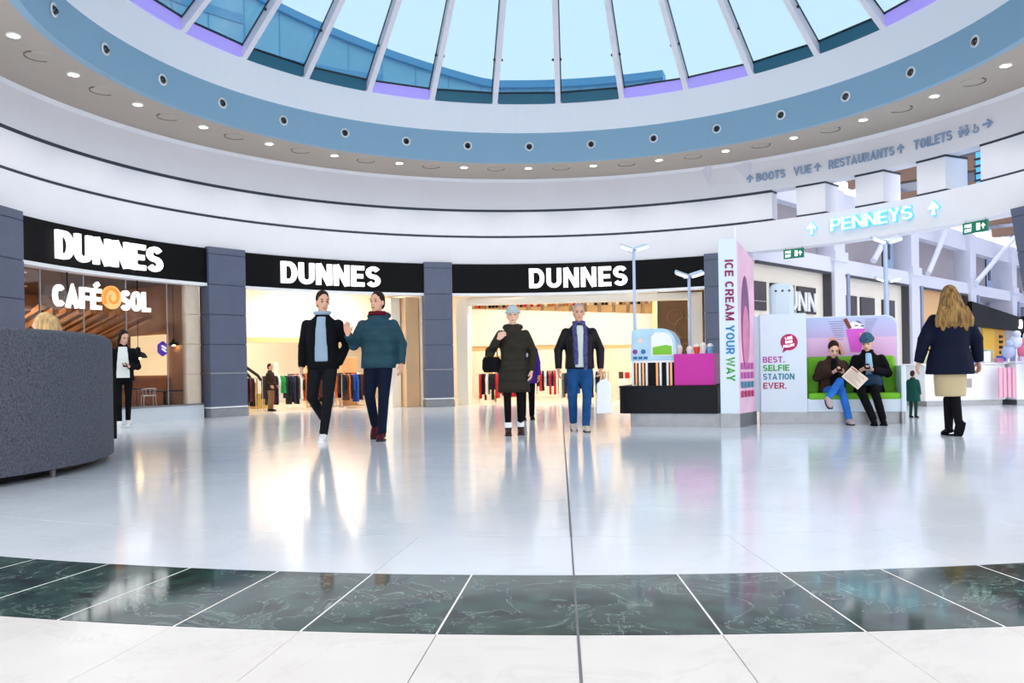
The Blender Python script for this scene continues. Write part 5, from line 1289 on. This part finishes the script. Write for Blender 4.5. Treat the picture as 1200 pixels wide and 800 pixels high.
# toddler in green
person((6.17, 12.75, 0), 2.2, .72, 'small child in green coat just beyond the bench end', dict(wrR=(.22, -.1, .95)), hair=(H_brown, 'short'), top=dict(m=cloth('bottle_green', '#1d4f45'), hem=.62, bulk=1.25, sl=1.2, name='coat'), legs=dict(m=cloth('green_tr', '#27483c')), shoes=W_black)
# blonde in the booth
SEAT = dict(pel=(0, 0, .52), neck=(0, -.03, 1.04), shL=(-.17, -.02, .98), shR=(.17, -.02, .98), elL=(-.23, -.08, .74), elR=(.23, -.08, .74), wrL=(-.10, -.30, .76), wrR=(.10, -.30, .76),
    hipL=(-.09, -.02, .50), hipR=(.09, -.02, .50), knL=(-.11, -.44, .50), knR=(.11, -.44, .50), anL=(-.11, -.42, .085), anR=(.11, -.42, .085))
person((-4.5, 8.1, -.0), -1.45, 1.95, 'blonde person seated inside the grey booth, only the hair showing', SEAT, skin=SKIN2, female=True, hair=(H_blond, 'bob'), head=(0, .15), top=dict(m=W_dk, hem=.92), legs=dict(m=W_black), shoes=W_black)
# two people on the bench
bM = Matrix.Translation(BP) @ Matrix.Rotation(bz, 4, 'Z')
def on_bench(x, y): return bM @ Vector((x, y, 0))
J1 = dict(SEAT); J1.update(pel=(0, .02, .53), neck=(0, -.06, 1.02), shL=(-.17, -.05, .96), shR=(.17, -.05, .96), elL=(-.25, -.09, .72), elR=(.25, -.09, .72), wrL=(-.05, -.27, .80), wrR=(.10, -.27, .80),
    hipL=(-.09, -.02, .51), hipR=(.09, -.02, .51), knR=(.02, -.40, .66), anR=(-.19, -.56, .42), knL=(.06, -.36, .52), anL=(.15, -.40, .085))
cH, sH = person(on_bench(.36, .24), bz + .12, 1.60, 'person in dark brown jacket and blue jeans sitting cross legged with a phone', J1, skin=SKIN2, hair=(H_dark, 'cap'), head=(0, .55),
    top=dict(m=cloth('brown_leather', '#33221a', .45, var=.4, vscale=6), hem=.90, bulk=1.12, sl=1.1), shirt=dict(m=W_black, w=.06, z0=.95), legs=dict(m=cloth('bright_jeans', '#2f6fc4', var=.15, vscale=8), r=.95), shoes=cloth('pale_trainer', '#b9a6a8', .6),
    hands=dict(L=dict(d=(.5, -.4, .2), n=(0, 0, 1), t=(0, -1, 1), c=.6), R=dict(d=(-.5, -.4, .2), n=(0, 0, 1), t=(0, -1, 1), c=.6)), feet=(0, .5))
p1 = tag(MB().box(-.033, .033, -.065, .065, 0, .009).build('phone', M_black, bevel=.004), 'dark phone held by the person in blue jeans', 'phone'); p1.location = L2W(cH, sH, (.03, -.34, .86)); p1.rotation_euler = (.7, 0, bz)
J2 = dict(SEAT); J2.update(pel=(0, .02, .53), neck=(-.02, -.06, 1.05), shL=(-.19, -.05, .99), shR=(.17, -.05, .99), elL=(-.24, -.12, .74), elR=(.24, -.10, .74), wrL=(-.14, -.29, .79), wrR=(.02, -.29, .79),
    hipL=(-.09, -.02, .51), hipR=(.09, -.02, .51), knL=(-.16, -.42, .50), knR=(.02, -.42, .52), anL=(.0, -.46, .085), anR=(.13, -.42, .085))
cI, sI = person(on_bench(.86, .24), bz - .05, 1.68, 'person in black coat and blue knitted hat sitting with a phone on the bench', J2, skin=SKIN2, female=True, hair=(H_dark, 'cap'), hat=cloth('blue_knit', '#3d6078', var=.4, vscale=40), head=(-.25, .45),
    top=dict(m=W_black, hem=.66, bulk=1.12, sl=1.15, name='coat'), shirt=dict(m=cloth('sky_shirt', '#9cc2dc'), w=.055, z0=1.05), legs=dict(m=W_black, r=1.0), shoes=W_black, bootz=.2,
    hands=dict(L=dict(d=(.5, -.4, .1), n=(0, 0, 1), t=(0, -1, 1), c=.6), R=dict(d=(-.5, -.4, .1), n=(0, 0, 1), t=(0, -1, 1), c=.6)))
p2 = tag(MB().box(-.033, .033, -.065, .065, 0, .009).build('phone', M_black, bevel=.004), 'dark phone held by the person in the blue hat', 'phone'); p2.location = L2W(cI, sI, (-.06, -.36, .84)); p2.rotation_euler = (.6, 0, bz)
cb = tag(MB().loft([(0, 0, 0, .15, .09), (0, 0, .05, .165, .10), (0, 0, .12, .15, .09), (0, 0, .16, .10, .06)]).build('clutch_bag', cloth('teal_bag', '#17354c', .4), smooth=True), 'dark teal bag resting on the lap of the person in black', 'bag'); cb.location = L2W(cI, sI, (.0, -.20, .56)); cb.rotation_euler = (0, 0, bz)
nw = tag(empty('newspaper', (4.66, 11.27, .655)), 'folded newspaper propped between the two people on the bench', 'newspaper')
nw.rotation_euler = (Matrix.Rotation(bz - .1, 3, 'Z') @ Matrix.Rotation(-.3, 3, 'X') @ Matrix.Rotation(.74, 3, 'Y')).to_euler(); nw.scale = (.8, .8, .85)
MB().box(-.17, .17, 0, .012, -.11, .13).build('pages', cloth('newsprint', '#e6d6c6', .8), nw)
for i in range(7): MB().box(-.14, .13 - .05 * (i % 3), -.003, 0, -.08 + i * .026, -.07 + i * .026).build('print_line', cloth('newsprint_ink', '#b09a92', .8), nw)
MB().box(-.15, -.02, -.003, 0, .095, .115).build('headline', cloth('newsprint_red', '#b0524a', .8), nw)
